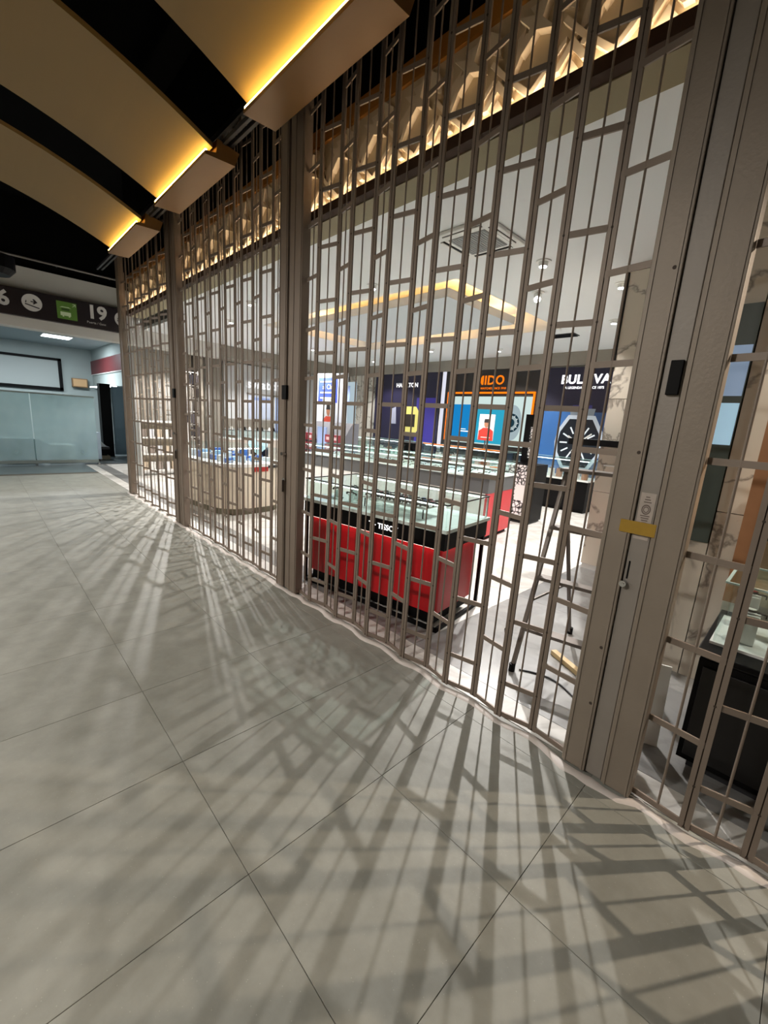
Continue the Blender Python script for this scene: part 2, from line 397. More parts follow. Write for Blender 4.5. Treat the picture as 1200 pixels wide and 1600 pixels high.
for a in ((OX0 + G + .04, OX0 + G + .07, OY0 + G + .04, OY1 - G - .04), (OX1 - G - .07, OX1 - G - .04, OY0 + G + .04, OY1 - G - .04), (OX0 + G + .04, OX1 - G - .04, OY0 + G + .04, OY0 + G + .07), (OX0 + G + .04, OX1 - G - .04, OY1 - G - .07, OY1 - G - .04)):
    bx('cove_strip', *a, ZC + .135, ZC + .15, M_WARM_COVE, ceil)

# ---- corridor ceiling: three arched panels with a lit lip toward the shop
M_PANEL = mat('ceiling_panel_gold', '#806a45', .55, vary=.05, scale=2, bump=.1, bscale=150)
M_LIP = mat('panel_lip_bronze', '#82613a', .4, .15, vary=.05, scale=4)
def arch(x): return 3.965 - .112 * (x + .6) ** 2
def ceiling_panel(y0, y1, label):
    t = thing('ceiling_panel', label, 'ceiling panel', (0, (y0 + y1) / 2, 3.41), group='arched ceiling panels')
    hw = (y1 - y0) / 2; N = 26; bm = new_bm(); prev = None
    for i in range(N + 1):
        x = -2.65 + (1.52 + 2.65) * i / N; z = arch(x) - 3.41
        r = [bm.verts.new(p) for p in ((x, -hw, z), (x, hw, z), (x, hw, z + .035), (x, -hw, z + .035))]
        if prev:
            for k in range(4): bm.faces.new([prev[k], prev[(k + 1) % 4], r[(k + 1) % 4], r[k]])
        else: bm.faces.new(r[::-1])
        prev = r
    bm.faces.new(prev)
    obj('curved_board', bm, M_PANEL, t, smooth=False)
    bm = new_bm()
    prof = [(1.50, 0.0), (1.72, .035), (1.70, .16), (1.62, .17), (1.52, .02)]
    prof = [(1.465, -.01), (1.70, .0), (1.735, .10), (1.56, .13), (1.55, .03), (1.465, .015)]
    a = [bm.verts.new((p[0], -hw, p[1])) for p in prof]; b = [bm.verts.new((p[0], hw, p[1])) for p in prof]
    bm.faces.new(a[::-1]); bm.faces.new(b)
    for i in range(len(prof)): bm.faces.new([a[i], a[(i + 1) % len(prof)], b[(i + 1) % len(prof)], b[i]])
    obj('lip', bm, M_LIP, t)
    bx('light_strip', 1.468, 1.482, -hw + .01, hw - .01, .015, .03, M_WARM, t)
    return t
ceiling_panel(1.77, 3.03, 'widest-looking gold arched ceiling panel with lit lip, closest to the camera')
ceiling_panel(3.66, 4.92, 'gold arched ceiling panel with lit lip between the two others')
ceiling_panel(5.55, 6.86, 'smallest-looking gold arched ceiling panel with lit lip, farthest along the corridor')
t = thing('ceiling_track', 'thin dark metal track bridging the gaps between the arched ceiling panels', 'track', (0, 0, 3.52))
bx('channel', 1.60, 1.625, .4, 8.3, 0, .03, M_DARK, t); bx('channel', 1.66, 1.685, .4, 8.3, .01, .04, M_DARK, t)

# corridor lamps: unseen, added to light the corridor floor and gate front
def corridor_fill_lamp(x, y, z, power, n):
    t = thing('fill_downlight', 'unseen fill lamp added for the corridor, %s' % n, 'fill_downlight', (x, y, z), group='added corridor lamps')
    bm = new_bm(); add_cyl(bm, (0, 0, 0), (0, 0, .16), .09, 20); obj('housing', bm, M_BLACK, t)
    bm = new_bm(); add_cyl(bm, (0, 0, -.004), (0, 0, .0), .07, 20); obj('lens', bm, emis('corridor_lens', '#fff0d8', 12), t)
    bm = new_bm(); add_cyl(bm, (0, 0, .16), (0, 0, 5.2 - z), .012, 8); obj('stem', bm, M_BLACK, t)
    lamp('bulb', 'SPOT', (0, 0, -.02), power, (1, .96, .89), .08, t, spot=3.05, blend=.5)
CORR = [(-2.1, 2.0, 3.5, 470, 'left of the camera'), (-2.1, 5.2, 3.5, 360, 'by the second panel'), (-1.4, 8.4, 3.5, 360, 'beyond the last panel')]
for a in CORR: corridor_fill_lamp(*a)

# ================================================================== THE FOLDING GATE
BAY = .182; ZT = 3.92
bm = new_bm()
for s in (-1, 1): add_box(bm, -.0055, .0055, s * .0105 - .0085, s * .0105 + .0085, .012, ZT)
add_box(bm, .0, .006, -.004, .004, .012, ZT, 1)
for z in [.02] + [.21 + .35 * k for k in range(11)]:
    add_cyl(bm, (-.007, 0, z), (.007, 0, z), .005, 8, 1)
ME_BAR = mesh_of(bm, 'bar', [M_GATE, M_GATE_DARK])
bm = new_bm(); add_cyl(bm, (0, 0, .02), (0, 0, ZT), .0046, 8); ME_ROD = mesh_of(bm, 'rod', M_GATE)
LEN = math.hypot(BAY, .04)
bm = new_bm(); add_box(bm, -.004, .004, -LEN / 2 + .018, LEN / 2 - .018, -.0125, .0125); ME_LINK = mesh_of(bm, 'link', M_GATE)
AZ = [.21 + .35 * k for k in range(11)]; BZ = [.39 + .35 * k for k in range(11)]
def gate_section(y_start, y_end, nb, label, phase=0, amp=.017):
    bay = (y_end - y_start) / nb
    t = thing('folding_gate', label, 'security gate', (GX, (y_start + y_end) / 2, 0), group='folding gate sections between posts')
    yc = (y_start + y_end) / 2
    P = []
    for i in range(nb + 1):
        s = -1 if (i + phase) % 2 == 0 else 1
        P.append(Vector((s * amp * (0.3 if i in (0, nb) else 1), y_start + bay * i - yc, 0)))
    for i in range(nb + 1):
        if 0 < i < nb: link('bar', ME_BAR, t, P[i])
        if i == nb: break
        a, b = P[i], P[i + 1]; d = b - a; ang = -math.atan2(d.x, d.y); mid = (a + b) / 2
        link('rod', ME_ROD, t, mid)
        zs = (BZ if (i + phase) % 2 == 0 else AZ)
        for z in [.03] + zs: 
            o = link('link', ME_LINK, t, (mid.x, mid.y, z), (0, 0, ang)); o.scale = (1, d.length / (LEN - .036 if i in (0, nb - 1) else LEN), 1)
    bx('track', -.03, .03, y_start - yc, y_end - yc, ZT, ZT + .05, M_DARK, t)
gate_section(-2.0, .27, 12, 'folding gate section at the right edge, beyond the wide lock post', phase=1)
gate_section(.56, 2.87, 13, 'large folding gate section in front of the red counter', phase=0, amp=.018)
gate_section(3.20, 5.50, 13, 'folding gate section between the two middle posts', phase=0, amp=.009)
gate_section(5.84, 8.06, 12, 'farthest folding gate section next to the end post', phase=0, amp=.023)

def post(name, y0, y1, label, flats, box=None, big=False):
    yc = (y0 + y1) / 2
    t = thing(name, label, 'gate post', (GX, yc, 0), group='gate posts')
    for k, (a, b, xo, m) in enumerate(flats):
        bm = new_bm(); add_box(bm, -.03 + xo, .03, a - yc, b - yc, .012, ZT)
        obj('profile', bm, m, t, bevel=.003)
    for (a, b, xo, m), (c, d, xo2, m2) in zip(flats[:-1], flats[1:]):
        if c - b > .001:
            bx('groove', -.012, .028, b - yc, c - yc, .012, ZT, M_GATE_DARK, t)
    # thin beads along each profile
    for a, b, xo, m in flats:
        if b - a > .08:
            for yy in (a + .014, b - .014):
                bx('bead', -.034 + xo, -.03 + xo, yy - yc - .003, yy - yc + .003, .012, ZT, m, t)
    if box:
        a, b, z0, z1, xo = box
        bx('latch_box', -.05 + xo, -.028 + xo, a - yc, b - yc, z0, z1, M_BLACK, t, bevel=.002)
    return t, yc
t, yc = post('gate_post', .272, .558, 'wide beige lock post with yellow tape, nearest the camera',
             [(.272, .384, -.012, M_POST), (.387, .453, -.002, M_POST2), (.456, .558, -.012, M_POST)], (.392, .432, 1.665, 1.785, .002))
# yellow tape, printed sticker and bolt on the lock post
tape = bx('tape', -.0475, -.0425, .372 - yc, .497 - yc, 1.135, 1.185, mat('yellow_tape', '#a8842b', .4, vary=.2, scale=20), t)
tape['label'] = 'piece of yellowish adhesive tape'
bx('sticker', -.034, -.0325, .394 - yc, .446 - yc, 1.115, 1.30, mat('worn_sticker', '#b7aaa0', .6, vary=.25, scale=30), t)
mk = mat('sticker_print', '#6d5f58', .7)
for r, w_ in ((.016, .004), (.010, .003)):
    bm = new_bm(); n = 20
    A = [bm.verts.new((0, r * math.cos(2 * PI * i / n), r * 1.25 * math.sin(2 * PI * i / n))) for i in range(n)]
    B = [bm.verts.new((0, (r - w_) * math.cos(2 * PI * i / n), (r - w_) * 1.25 * math.sin(2 * PI * i / n))) for i in range(n)]
    for i in range(n): bm.faces.new([A[i], A[(i + 1) % n], B[(i + 1) % n], B[i]])
    obj('printed_mark', bm, mk, t, (-.0345, .42 - yc, 1.235))
bm = new_bm()
for k in range(4): add_box(bm, -.0002, .0002, -.016 + .002 * k, .016 - .003 * k, -.004 - .009 * k, 0 - .009 * k)
obj('printed_mark', bm, mk, t, (-.0345, .42 - yc, 1.212))
bm = new_bm()
for k in range(3): add_box(bm, -.0002, .0002, -.014 + .004 * k, .012 - .002 * k, .01 * k, .01 * k + .004)
obj('printed_mark', bm, mk, t, (-.0345, .42 - yc, 1.262))
bx('lock_slot', -.0335, -.0318, .437 - yc, .443 - yc, .945, 1.02, M_BLACK, t)
bm = new_bm(); add_cyl(bm, (-.03, 0, 0), (-.055, 0, 0), .013, 14); add_cyl(bm, (-.055, 0, 0), (-.058, 0, 0), .006, 10)
obj('lock_cylinder', bm, M_CHROME, t, (0, .446 - yc, .925))
for zz in (.35, .62, 1.45, 2.1): 
    bm = new_bm(); add_cyl(bm, (-.043, 0, 0), (-.0405, 0, 0), .007, 10); obj('screw', bm, M_GATE_DARK, t, (0, .37 - yc + .11, zz))
def mid_post(name, y0, y1, label):
    w_ = y1 - y0
    t, yc = post(name, y0, y1, label, [(y0, y0 + w_ * .36, -.01, M_GATE), (y0 + w_ * .39, y0 + w_ * .60, .002, M_GATE), (y0 + w_ * .63, y1, -.01, M_GATE)],
                 (y0 + w_ * .56, y0 + w_ * .77, 1.63, 1.74, .0))
    bm = new_bm(); add_cyl(bm, (-.035, 0, 0), (-.07, 0, 0), .014, 14); obj('knob', bm, M_CHROME, t, (0, w_ * .14, 1.19))
    bx('handle', -.06, -.045, w_ * .12, w_ * .15, .87, .97, M_GATE_DARK, t); bx('handle_base', -.047, -.038, w_ * .10, w_ * .2, .965, .985, M_CHROME, t)
mid_post('gate_post', 2.875, 3.195, 'brown metal gate post with black latch box beside the red counter')
mid_post('gate_post', 5.505, 5.835, 'brown metal gate post with black latch box, second from the far end')
post('gate_post', 8.065, 8.22, 'slim brown end post at the far end of the gate', [(8.065, 8.13, -.01, M_GATE), (8.14, 8.22, -.01, M_GATE)])

# ================================================================== SHOP CEILING FITTINGS
def shop_spot(x, y, power, label, col=(1, .97, .94), size=1.35, blend=.35, r=.03, aim=None):
    t = thing('ceiling_spotlight', label, 'spotlight', (x, y, ZC), group='ceiling spotlights in the shop')
    bm = new_bm(); add_cyl(bm, (0, 0, -.012), (0, 0, 0), .075, 24); obj('rim', bm, M_WHITE, t)
    d = Vector((0, 0, -1)) if aim is None else (Vector(aim) - Vector((x, y, ZC))).normalized()
    p = Vector((0, 0, -.012)) if aim is None else Vector((0, 0, -.05)); L = .04 if aim is None else .075
    if aim is not None:
        bm = new_bm(); add_cyl(bm, (0, 0, -.012), p, .012, 10); obj('stem', bm, M_WHITE, t)
    bm = new_bm(); add_cyl(bm, p - d * (.03 if aim is not None else 0), p + d * L, .048, 20, r1=.042); obj('barrel', bm, M_WHITE, t)
    bm = new_bm(); add_cyl(bm, p + d * L, p + d * (L + .004), .036, 20); obj('lens', bm, emis('spot_lens', '#ffffff', 30), t)
    lamp('bulb', 'SPOT', p + d * (L + .02), power, col, r, t, spot=size, blend=blend, target=p + d * 5)
shop_spot(5.2, 2.8, 620, 'ceiling spotlight between the light tray and the marble pier', size=.74, blend=.85, r=.028, aim=(1.9, .95, 0))
shop_spot(4.32, 2.31, 190, 'bright round ceiling spotlight beside the air conditioner', size=1.8)
shop_spot(3.83, 4.35, 260, 'ceiling spotlight in front of the light tray', size=1.8)
shop_spot(6.98, 2.48, 330, 'ceiling spotlight near the black ceiling vent', size=2.1)
shop_spot(3.2, 9.6, 520, 'ceiling spotlight over the far left of the shop', size=.95, r=.025, blend=.6, aim=(1.3, 4.5, 0))
shop_spot(3.3, 6.6, 330, 'ceiling spotlight above the rounded white counter')
shop_spot(8.3, 5.2, 220, 'ceiling spotlight in front of the orange framed screen', size=2.1)
shop_spot(8.3, 9.2, 220, 'ceiling spotlight at the rear left corner', size=2.1)
shop_spot(6.2, 10.6, 200, 'ceiling spotlight in front of the watch wall', size=2.1)
shop_spot(3.7, -1.55, 300, 'warm ceiling spotlight over the window display', col=(1, .84, .66), size=1.2, r=.016, blend=.5, aim=(1.4, .1, 0))
shop_spot(6.3, 9.3, 330, 'added ceiling spotlight above the grey-blue kiosk', size=2.0)  # fill spotlight added to raise the light in the shop
shop_spot(7.7, 6.6, 330, 'added ceiling spotlight behind the light tray', size=2.0)  # another added fill lamp, for bounce onto the ceiling
shop_spot(3.7, 8.2, 430, 'added ceiling spotlight left of the light tray', size=2.0)  # added to brighten the left of the interior
shop_spot(5.4, 1.9, 260, 'added ceiling spotlight close to the marble pier', size=1.9)  # added lamp for more general light on the shop floor
shop_spot(2.72, -.6, 130, 'added ceiling spotlight over the low black cabinet', col=(1, .9, .78), size=.95, blend=.6, aim=(3.2, .15, 1.1))  # spotlight added to light the pier front and window display
shop_spot(3.6, 10.7, 260, 'added ceiling spotlight in front of the far side gate', size=2.2)  # spotlight added to brighten the far left wall
# cassette air conditioner
t = thing('air_conditioner', 'square white ceiling cassette air conditioner with grey grille', 'air conditioner', (3.49, 2.54, ZC))
bx('panel', -.31, .31, -.31, .31, -.035, 0, M_WHITE, t, bevel=.012)
bx('grille', -.19, .19, -.19, .19, -.042, -.03, mat('ac_grille', '#8f8f8e', .6), t)
for k in range(14): bx('louver', -.18, .18, -.18 + .0265 * k, -.172 + .0265 * k, -.046, -.041, mat('ac_louver', '#a5a5a4', .6), t)
for s in (-1, 1):
    bx('air_slot', -.2, .2, s * .255 - .022, s * .255 + .022, -.0375, -.034, M_BLACK, t); bx('flap', -.2, .2, s * .262 - .012, s * .262 + .014, -.046, -.04, M_WHITE, t)
    bx('air_slot', s * .255 - .022, s * .255 + .022, -.2, .2, -.0375, -.034, M_BLACK, t); bx('flap', s * .262 - .012, s * .262 + .014, -.2, .2, -.046, -.04, M_WHITE, t)
t = thing('ceiling_vent', 'black slotted ceiling vent in front of the rear wall', 'vent', (7.62, 3.52, ZC))
bx('frame', -.12, .12, -.24, .24, -.012, 0, M_DARK, t)
for k in range(5): bx('slat', -.1 + .045 * k, -.075 + .045 * k, -.22, .22, -.022, -.01, M_BLACK, t)

# ================================================================== RED COUNTER AND ISLAND
def showcase(t, x0, x1, y0, y1, z0, z1, edge=M_BLACK, back=True, fill_led=0):
    if fill_led:
        for a in ((x0 + .012, x0 + .024), (x1 - .024, x1 - .012)): bx('light_strip', *a, y0 + .03, y1 - .03, z1 - .02, z1 - .012, emis('case_fill_led_%d' % fill_led, '#f3fffb', fill_led), t)  # strips added inside the case to brighten its deck
    """five glass panes and slim edge frame"""
    bx('glass_top', x0, x1, y0, y1, z1 - .008, z1, M_GLASS, t)
    for a in ((x0, x0 + .006, y0, y1), (x1 - .006, x1, y0, y1), (x0, x1, y0, y0 + .006), (x0, x1, y1 - .006, y1)): bx('glass_pane', *a, z0, z1 - .008, M_GLASS, t)
    for a, b in ((x0, y0), (x1, y0), (x1, y1), (x0, y1)):
        pass
    bm = new_bm(); e = .006
    add_box(bm, x0 - e, x0 + e, y0, y1, z1 - .004, z1 + .004); add_box(bm, x1 - e, x1 + e, y0, y1, z1 - .004, z1 + .004)
    add_box(bm, x0, x1, y0 - e, y0 + e, z1 - .004, z1 + .004); add_box(bm, x0, x1, y1 - e, y1 + e, z1 - .004, z1 + .004)
    obj('edge_frame', bm, edge, t)
RZ = .1375
t = thing('display_counter', 'red display counter with black band and glass case, nearest the gate', 'display counter', (2.30, 1.70, 0), RZ)
bm = new_bm()
for a in ((0, .68, 0, .025), (0, .68, 1.435, 1.46), (0, .025, 0, 1.46), (.655, .68, 0, 1.46)): add_box(bm, *a, .0, .03)
for a, b in ((.655, 0), (.655, 1.435), (0, 1.435)): add_box(bm, a, a + .025, b, b + .025, .03, .63)
obj('frame', bm, M_BLACK, t)
bx('plinth', .06, .58, .07, 1.40, .03, .115, M_BLACK, t)
bm = new_bm(); add_prism(bm, rrect(.045, .62, .045, 1.42, .03), .115, .634); obj('red_body', bm, M_RED, t)
bx('black_band', -.005, .685, -.005, 1.465, .635, .765, M_BLACK, t)
bx('light_strip', .018, .03, .05, 1.40, .626, .634, emis('counter_led', '#ffe6da', 5), t)
bx('light_strip', .06, .58, .018, .03, .626, .634, emis('counter_led', '#ffe6da', 5), t)
bx('deck', -.02, .70, -.02, 1.48, .765, .79, mat('deck_white', '#e4efeb', .25), t)
showcase(t, .0, .68, .0, 1.46, .79, .965, fill_led=4)
bx('corner_post', .665, .68, .0, .012, .79, .965, M_CHROME, t)
lt = letters('T+ TISSOT', .062, M_LETTER, (-.007, .55, .70), FACE_NX, t, bold=.001, extrude=.001)
lt['label'] = 'white brand lettering on the black band'
M_TRAY = mat('tray_white', '#e7e5e0', .5); M_WATCH = mat('watch_steel', '#77736f', .3, .8, vary=.3, scale=40); M_STRAP = mat('watch_strap', '#2a2220', .6)
CROT = Matrix.Rotation(RZ, 4, 'Z')
def at_counter(x, y, z): return Vector((2.30, 1.70, 0)) + CROT @ Vector((x, y, z))
# tray of watches on thin legs inside the glass case
tr = thing('watch_tray', 'raised white tray on thin black legs inside the red counter', 'tray', at_counter(.14, .28, .7915), RZ)
bx('board', 0, .30, 0, .62, .075, .088, M_TRAY, tr)
for a, b in ((.01, .01), (.28, .01), (.01, .6), (.28, .6)): bx('leg', a, a + .008, b, b + .008, 0, .075, M_BLACK, tr)
def watch_mesh():
    bm = new_bm(); seg = 18
    add_cyl(bm, (0, 0, .012), (0, 0, .022), .021, seg, 0); add_cyl(bm, (0, 0, .022), (0, 0, .0235), .017, seg, 1)
    for s in (-1, 1):
        add_box(bm, -.010, .010, s * .019, s * .019 + s * .032, .010, .015, 2); add_box(bm, -.009, .009, s * .051, s * .056, -.004, .013, 2)
    add_box(bm, .021, .026, -.004, .004, .014, .020, 0)
    return bm
WM = [mesh_of(watch_mesh(), 'watch', [M_WATCH, mat('dial_' + n, c, .3), s]) for n, c, s in (('white', '#e8e6e0', M_STRAP), ('black', '#15161a', M_WATCH), ('red', '#8d1f22', M_WATCH), ('blue', '#1f3f7a', M_STRAP))]
WN = ('white-dialled', 'black-dialled', 'red-dialled', 'blue-dialled'); k = 0
for i in range(4):
    for j in range(9):
        o = link('watch', WM[(i * 3 + j * 5) % 4], None, at_counter(.175 + .075 * i, .32 + .066 * j, .8855), (0, 0, RZ + random.uniform(-.2, .2)))
        tag(o, '%s wristwatch on the raised tray, %s row from the gate, %s from right' % (WN[(i * 3 + j * 5) % 4], ORD[i], ORD[j]), 'watch', 'watches on the raised tray'); k += 1
for j, (x, y) in enumerate(((.16, 1.05), (.30, 1.12), (.47, 1.02), (.22, 1.28), (.45, 1.27))):
    s = thing('watch_stand', ('small clear watch stand in the red counter nearest the raised tray front', 'small clear watch stand in the red counter beside the tray middle', 'small clear watch stand in the red counter at the tray rear', 'small clear watch stand at the front far corner of the red counter', 'small clear watch stand at the rear far corner of the red counter')[j], 'watch stand', at_counter(x, y, .7915), RZ, 'watch stands in the red counter')
    bx('base', -.045, .045, -.045, .045, 0, .012, mat('acrylic', '#cfe0dc', .15), s)
    bm = new_bm(); add_box(bm, -.006, .006, -.02, .02, .012, .075); obj('upright', bm, mat('acrylic', '#cfe0dc', .15), s)
    link('watch', WM[j % 4], s, (0, 0, .075), (0, .6, 0))

t = thing('display_counter', 'long glass topped counter with red end panel behind the first counter', 'display counter', (4.80, 2.93, 0), RZ)
bx('plinth', .04, .88, .04, 3.56, 0, .08, M_BLACK, t)
bx('body', .0, .92, .03, 3.6, .08, .66, M_WHITE, t); bx('red_panel', .0, .92, .0, .03, .06, .66, mat('red_panel', '#cf3038', .4), t)
bx('red_side', .92, .935, .0, .6, .06, .86, M_RED, t)
bx('band', -.005, .925, -.005, 3.605, .66, .86, mat('counter_grey', '#5c5d5e', .5), t)
bx('deck', -.02, .94, -.02, 3.62, .86, .88, mat('deck_white', '#e4efeb', .25), t)
showcase(t, 0, .92, 0, 3.6, .88, 1.03, edge=M_GLASS_EDGE, fill_led=4)
IROT = Vector((4.80, 2.93, 0))
for i in range(3):
    for j in range(12):
        o = link('watch', WM[(i + j * 3) % 4], None, IROT + CROT @ Vector((.22 + .22 * i, .25 + .28 * j, .886)), (0, 0, RZ + 1.2))
        tag(o, '%s wristwatch in the long counter, %s row back, %s from the red end' % (WN[(i + j * 3) % 4], ORD[i], ORD[j]), 'watch', 'watches in the long counter')

# ---- flower patterned plinth with a slim black stand on it
def floral():
    m = bpy.data.materials.new('floral_print'); m.use_nodes = True; nt = m.node_tree; b = nt.nodes['Principled BSDF']
    tc = nt.nodes.new('ShaderNodeTexCoord'); v = nt.nodes.new('ShaderNodeTexVoronoi'); v.inputs['Scale'].default_value = 17; v.feature = 'DISTANCE_TO_EDGE'
    nt.links.new(tc.outputs['Object'], v.inputs['Vector']); r = nt.nodes.new('ShaderNodeValToRGB')
    r.color_ramp.elements[0].position = .05; r.color_ramp.elements[0].color = lin('#1b1b1b'); r.color_ramp.elements[1].position = .16; r.color_ramp.elements[1].color = lin('#eeeceb')
    nt.links.new(v.outputs['Distance'], r.inputs[0]); nt.links.new(r.outputs[0], b.inputs['Base Color']); return m
M_FLORAL = floral()
t = thing('display_plinth', 'black display plinth with black and white flower print front', 'plinth', (6.40, 3.08, 0), .08)
bx('body', 0, .5, 0, .46, .03, .98, M_BLACK, t); bx('base', .02, .48, .02, .44, 0, .03, M_DARK, t)
bx('print_panel', -.008, 0, .01, .45, .06, .965, M_FLORAL, t); bx('white_card', -.012, -.008, .05, .30, .38, .64, M_WHITE, t)
t = thing('display_stand', 'slim black upright stand on top of the flower print plinth', 'stand', (6.48, 3.28, .98), .08)
bx('foot', 0, .2, -.02, .18, 0, .02, M_BLACK, t); bx('upright', .08, .12, .0, .16, .02, .80, M_BLACK, t); bx('print_panel', .075, .08, .0, .055, .1, .6, M_FLORAL, t)

# ================================================================== REAR WALL BRAND PANELS
M_NAVY = mat('navy_panel', '#1b1834', .45); M_BLK_PANEL = mat('black_panel', '#1c1715', .4)
# Hamilton panel
t = thing('brand_panel', 'navy wall panel with a yellow watch poster and white lettering', 'wall panel', (XB, 8.75, 0))
bx('board', -.06, 0, -1.28, 1.33, .38, 2.93, M_NAVY, t)
bx('glow_patch', -.065, -.06, -1.2, -.45, 1.0, 2.25, mat('violet_area', '#2c2470', .5, emit='#3b2fb0', estr=.25), t)  # violet light on the panel, put in as a glowing patch
letters('HAMILTON', .17, M_LETTER, (-.066, -.02, 2.60), FACE_NX, t, bold=.002)
bm = new_bm(); add_prism(bm, star_pts(.075, .03, PI / 2), 0, .004); obj('emblem', bm, M_LETTER, t, (-.062, .0, 2.76), FACE_NX)
def tonneau(rx, ry, n=28, p=3.2):
    return [(rx * math.copysign(abs(math.cos(a)) ** (2 / p), math.cos(a)), ry * math.copysign(abs(math.sin(a)) ** (2 / p), math.sin(a))) for a in [2 * PI * i / n for i in range(n)]]
def plate_on(parent, name, pts, m, loc, th=.006, rot=FACE_NX):
    bm = new_bm(); add_prism(bm, pts, 0, th); return obj(name, bm, m, parent, loc, rot)
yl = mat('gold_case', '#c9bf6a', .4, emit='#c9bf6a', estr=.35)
w1 = plate_on(t, 'watch_picture', [(-.30, -.28), (-.38, 0), (-.30, .28), (-.2, .40), (.2, .40), (.30, .28), (.38, 0), (.30, -.28), (.2, -.40), (-.2, -.40)], yl, (-.062, -.25, 1.60), .008)
plate_on(w1, 'dial', [(-.18, -.18), (-.18, .18), (.18, .18), (.18, -.18)], mat('dial_brown', '#2a211c', .3), (0, 0, .009), .003, (0, 0, 0))
plate_on(t, 'watch_picture', [(-.12, -.2), (-.1, .25), (.08, .3), (.12, -.2)], mat('pale_print', '#9a9cb0', .5), (-.062, .45, 1.68))
# white pillar edge between panels, its lit look put in as emission
t = thing('lit_pillar_edge', 'thin white pillar edge with a glow put in, between the navy and black panels', 'light', (XB, 7.38, 0))
bx('diffuser', -.05, 0, -.05, .05, .9, 2.93, emis('pillar_edge_glow', '#eef0ff', .9), t); bx('edge', -.055, 0, .05, .06, .9, 2.93, M_WHITE, t)
# Mido panel
t = thing('brand_panel', 'black wall panel with orange lettering, orange light frame and bright screen', 'wall panel', (XB, 5.95, 0))
bx('board', -.05, 0, -1.42, 1.36, .8, 2.93, M_BLK_PANEL, t)
M_OR = emis('orange_neon', '#ff7a12', 1.5); M_OR2 = emis('orange_letter', '#ff7d14', 1.2)
letters('MIDO', .30, M_OR2, (-.055, .0, 2.67), FACE_NX, t, bold=.006, space=1.05)
letters('SWISS WATCHES SINCE 1918', .072, M_OR2, (-.055, .0, 2.485), FACE_NX, t)
bx('neon_frame', -.085, -.055, -1.24, 1.24, 2.36, 2.40, M_OR, t); bx('neon_frame', -.085, -.055, -1.24, -1.20, 1.75, 2.36, M_OR, t); bx('neon_frame', -.085, -.055, 1.20, 1.24, 1.15, 2.36, M_OR, t)
bx('lightbox', -.07, -.05, -1.19, 1.19, 1.12, 2.29, emis('lightbox_white', '#dff5f0', .85), t)
sc = bx('screen', -.085, -.07, -.62, 1.09, 1.15, 2.09, emis('screen_blue', '#1f8fd6', .85), t)
bx('screen_edge', -.087, -.084, .99, 1.09, 1.15, 2.09, mat('screen_edge_navy', '#15487a', .4), t)
bx('text_line', -.0875, -.085, .3, .75, 1.40, 1.425, M_LETTER, t); bx('text_line', -.0875, -.085, .55, .75, 1.46, 1.475, M_LETTER, t)
bx('picture_band', -.088, -.085, -.62, .28, 1.15, 2.03, emis('screen_teal', '#39b9dd', .8), t)
W2 = plate_on(t, 'watch_picture', tonneau(.26, .42, p=2.2), emis('watch_pale', '#b9ccd2', .75), (-.075, -.72, 1.68))
for r, c in ((.22, '#24414f'), (.17, '#cfe0e2'), (.10, '#2a4a58')): plate_on(W2, 'dial_ring', tonneau(r, r, p=2), emis('dialc' + c, c, .6), (0, 0, .007 + (.25 - r) * .02), .001, (0, 0, 0))
for k in range(12):
    a = PI / 6 * k; plate_on(W2, 'index', [(-.006, .15), (-.006, .2), (.006, .2), (.006, .15)], emis('idx', '#f4fbfb', .9), (0, 0, .012), .001, (0, 0, a))
# red figure standee
def figure_card(parent, x, y, z, w_, h, rot, shirt='#d8382c'):
    base = plate_on(parent, 'card', [(-w_ / 2, 0), (w_ / 2, 0), (w_ / 2, h), (-w_ / 2, h)], mat('card_pale', '#d6dde0', .5), (x, y, z), .008, rot)
    plate_on(base, 'shirt_print', [(-w_ * .48, 0), (w_ * .48, 0), (w_ * .46, h * .36), (w_ * .2, h * .48), (-w_ * .2, h * .48), (-w_ * .46, h * .36)], mat('shirt_red' + shirt, shirt, .6), (0, 0, .0085), .001, (0, 0, 0))
    plate_on(base, 'face_print', [(.0 + w_ * .15 * math.cos(a), h * .64 + h * .15 * math.sin(a)) for a in [2 * PI * i / 16 for i in range(16)]], mat('skin_print', '#b0795c', .6), (0, 0, .0095), .001, (0, 0, 0))
    plate_on(base, 'hair_print', [(-w_ * .17, h * .68), (w_ * .17, h * .68), (w_ * .14, h * .82), (-w_ * .14, h * .82)], mat('hair_print', '#1c1514', .7), (0, 0, .0105), .001, (0, 0, 0))
    bx('caption_print', -w_ * .3, w_ * .3, h * .1, h * .13, .0095, .0105, M_WHITE, base)
    return base
t = thing('standee', 'small upright card showing a person in red before the blue screen', 'display card', (8.62, 5.50, 1.0285))
figure_card(t, 0, 0, .21, .42, .60, FACE_NX); bx('foot', -.05, .08, -.12, .12, 0, .012, M_BLACK, t); bx('mast', .0, .012, -.015, .015, .012, .22, M_CHROME, t)
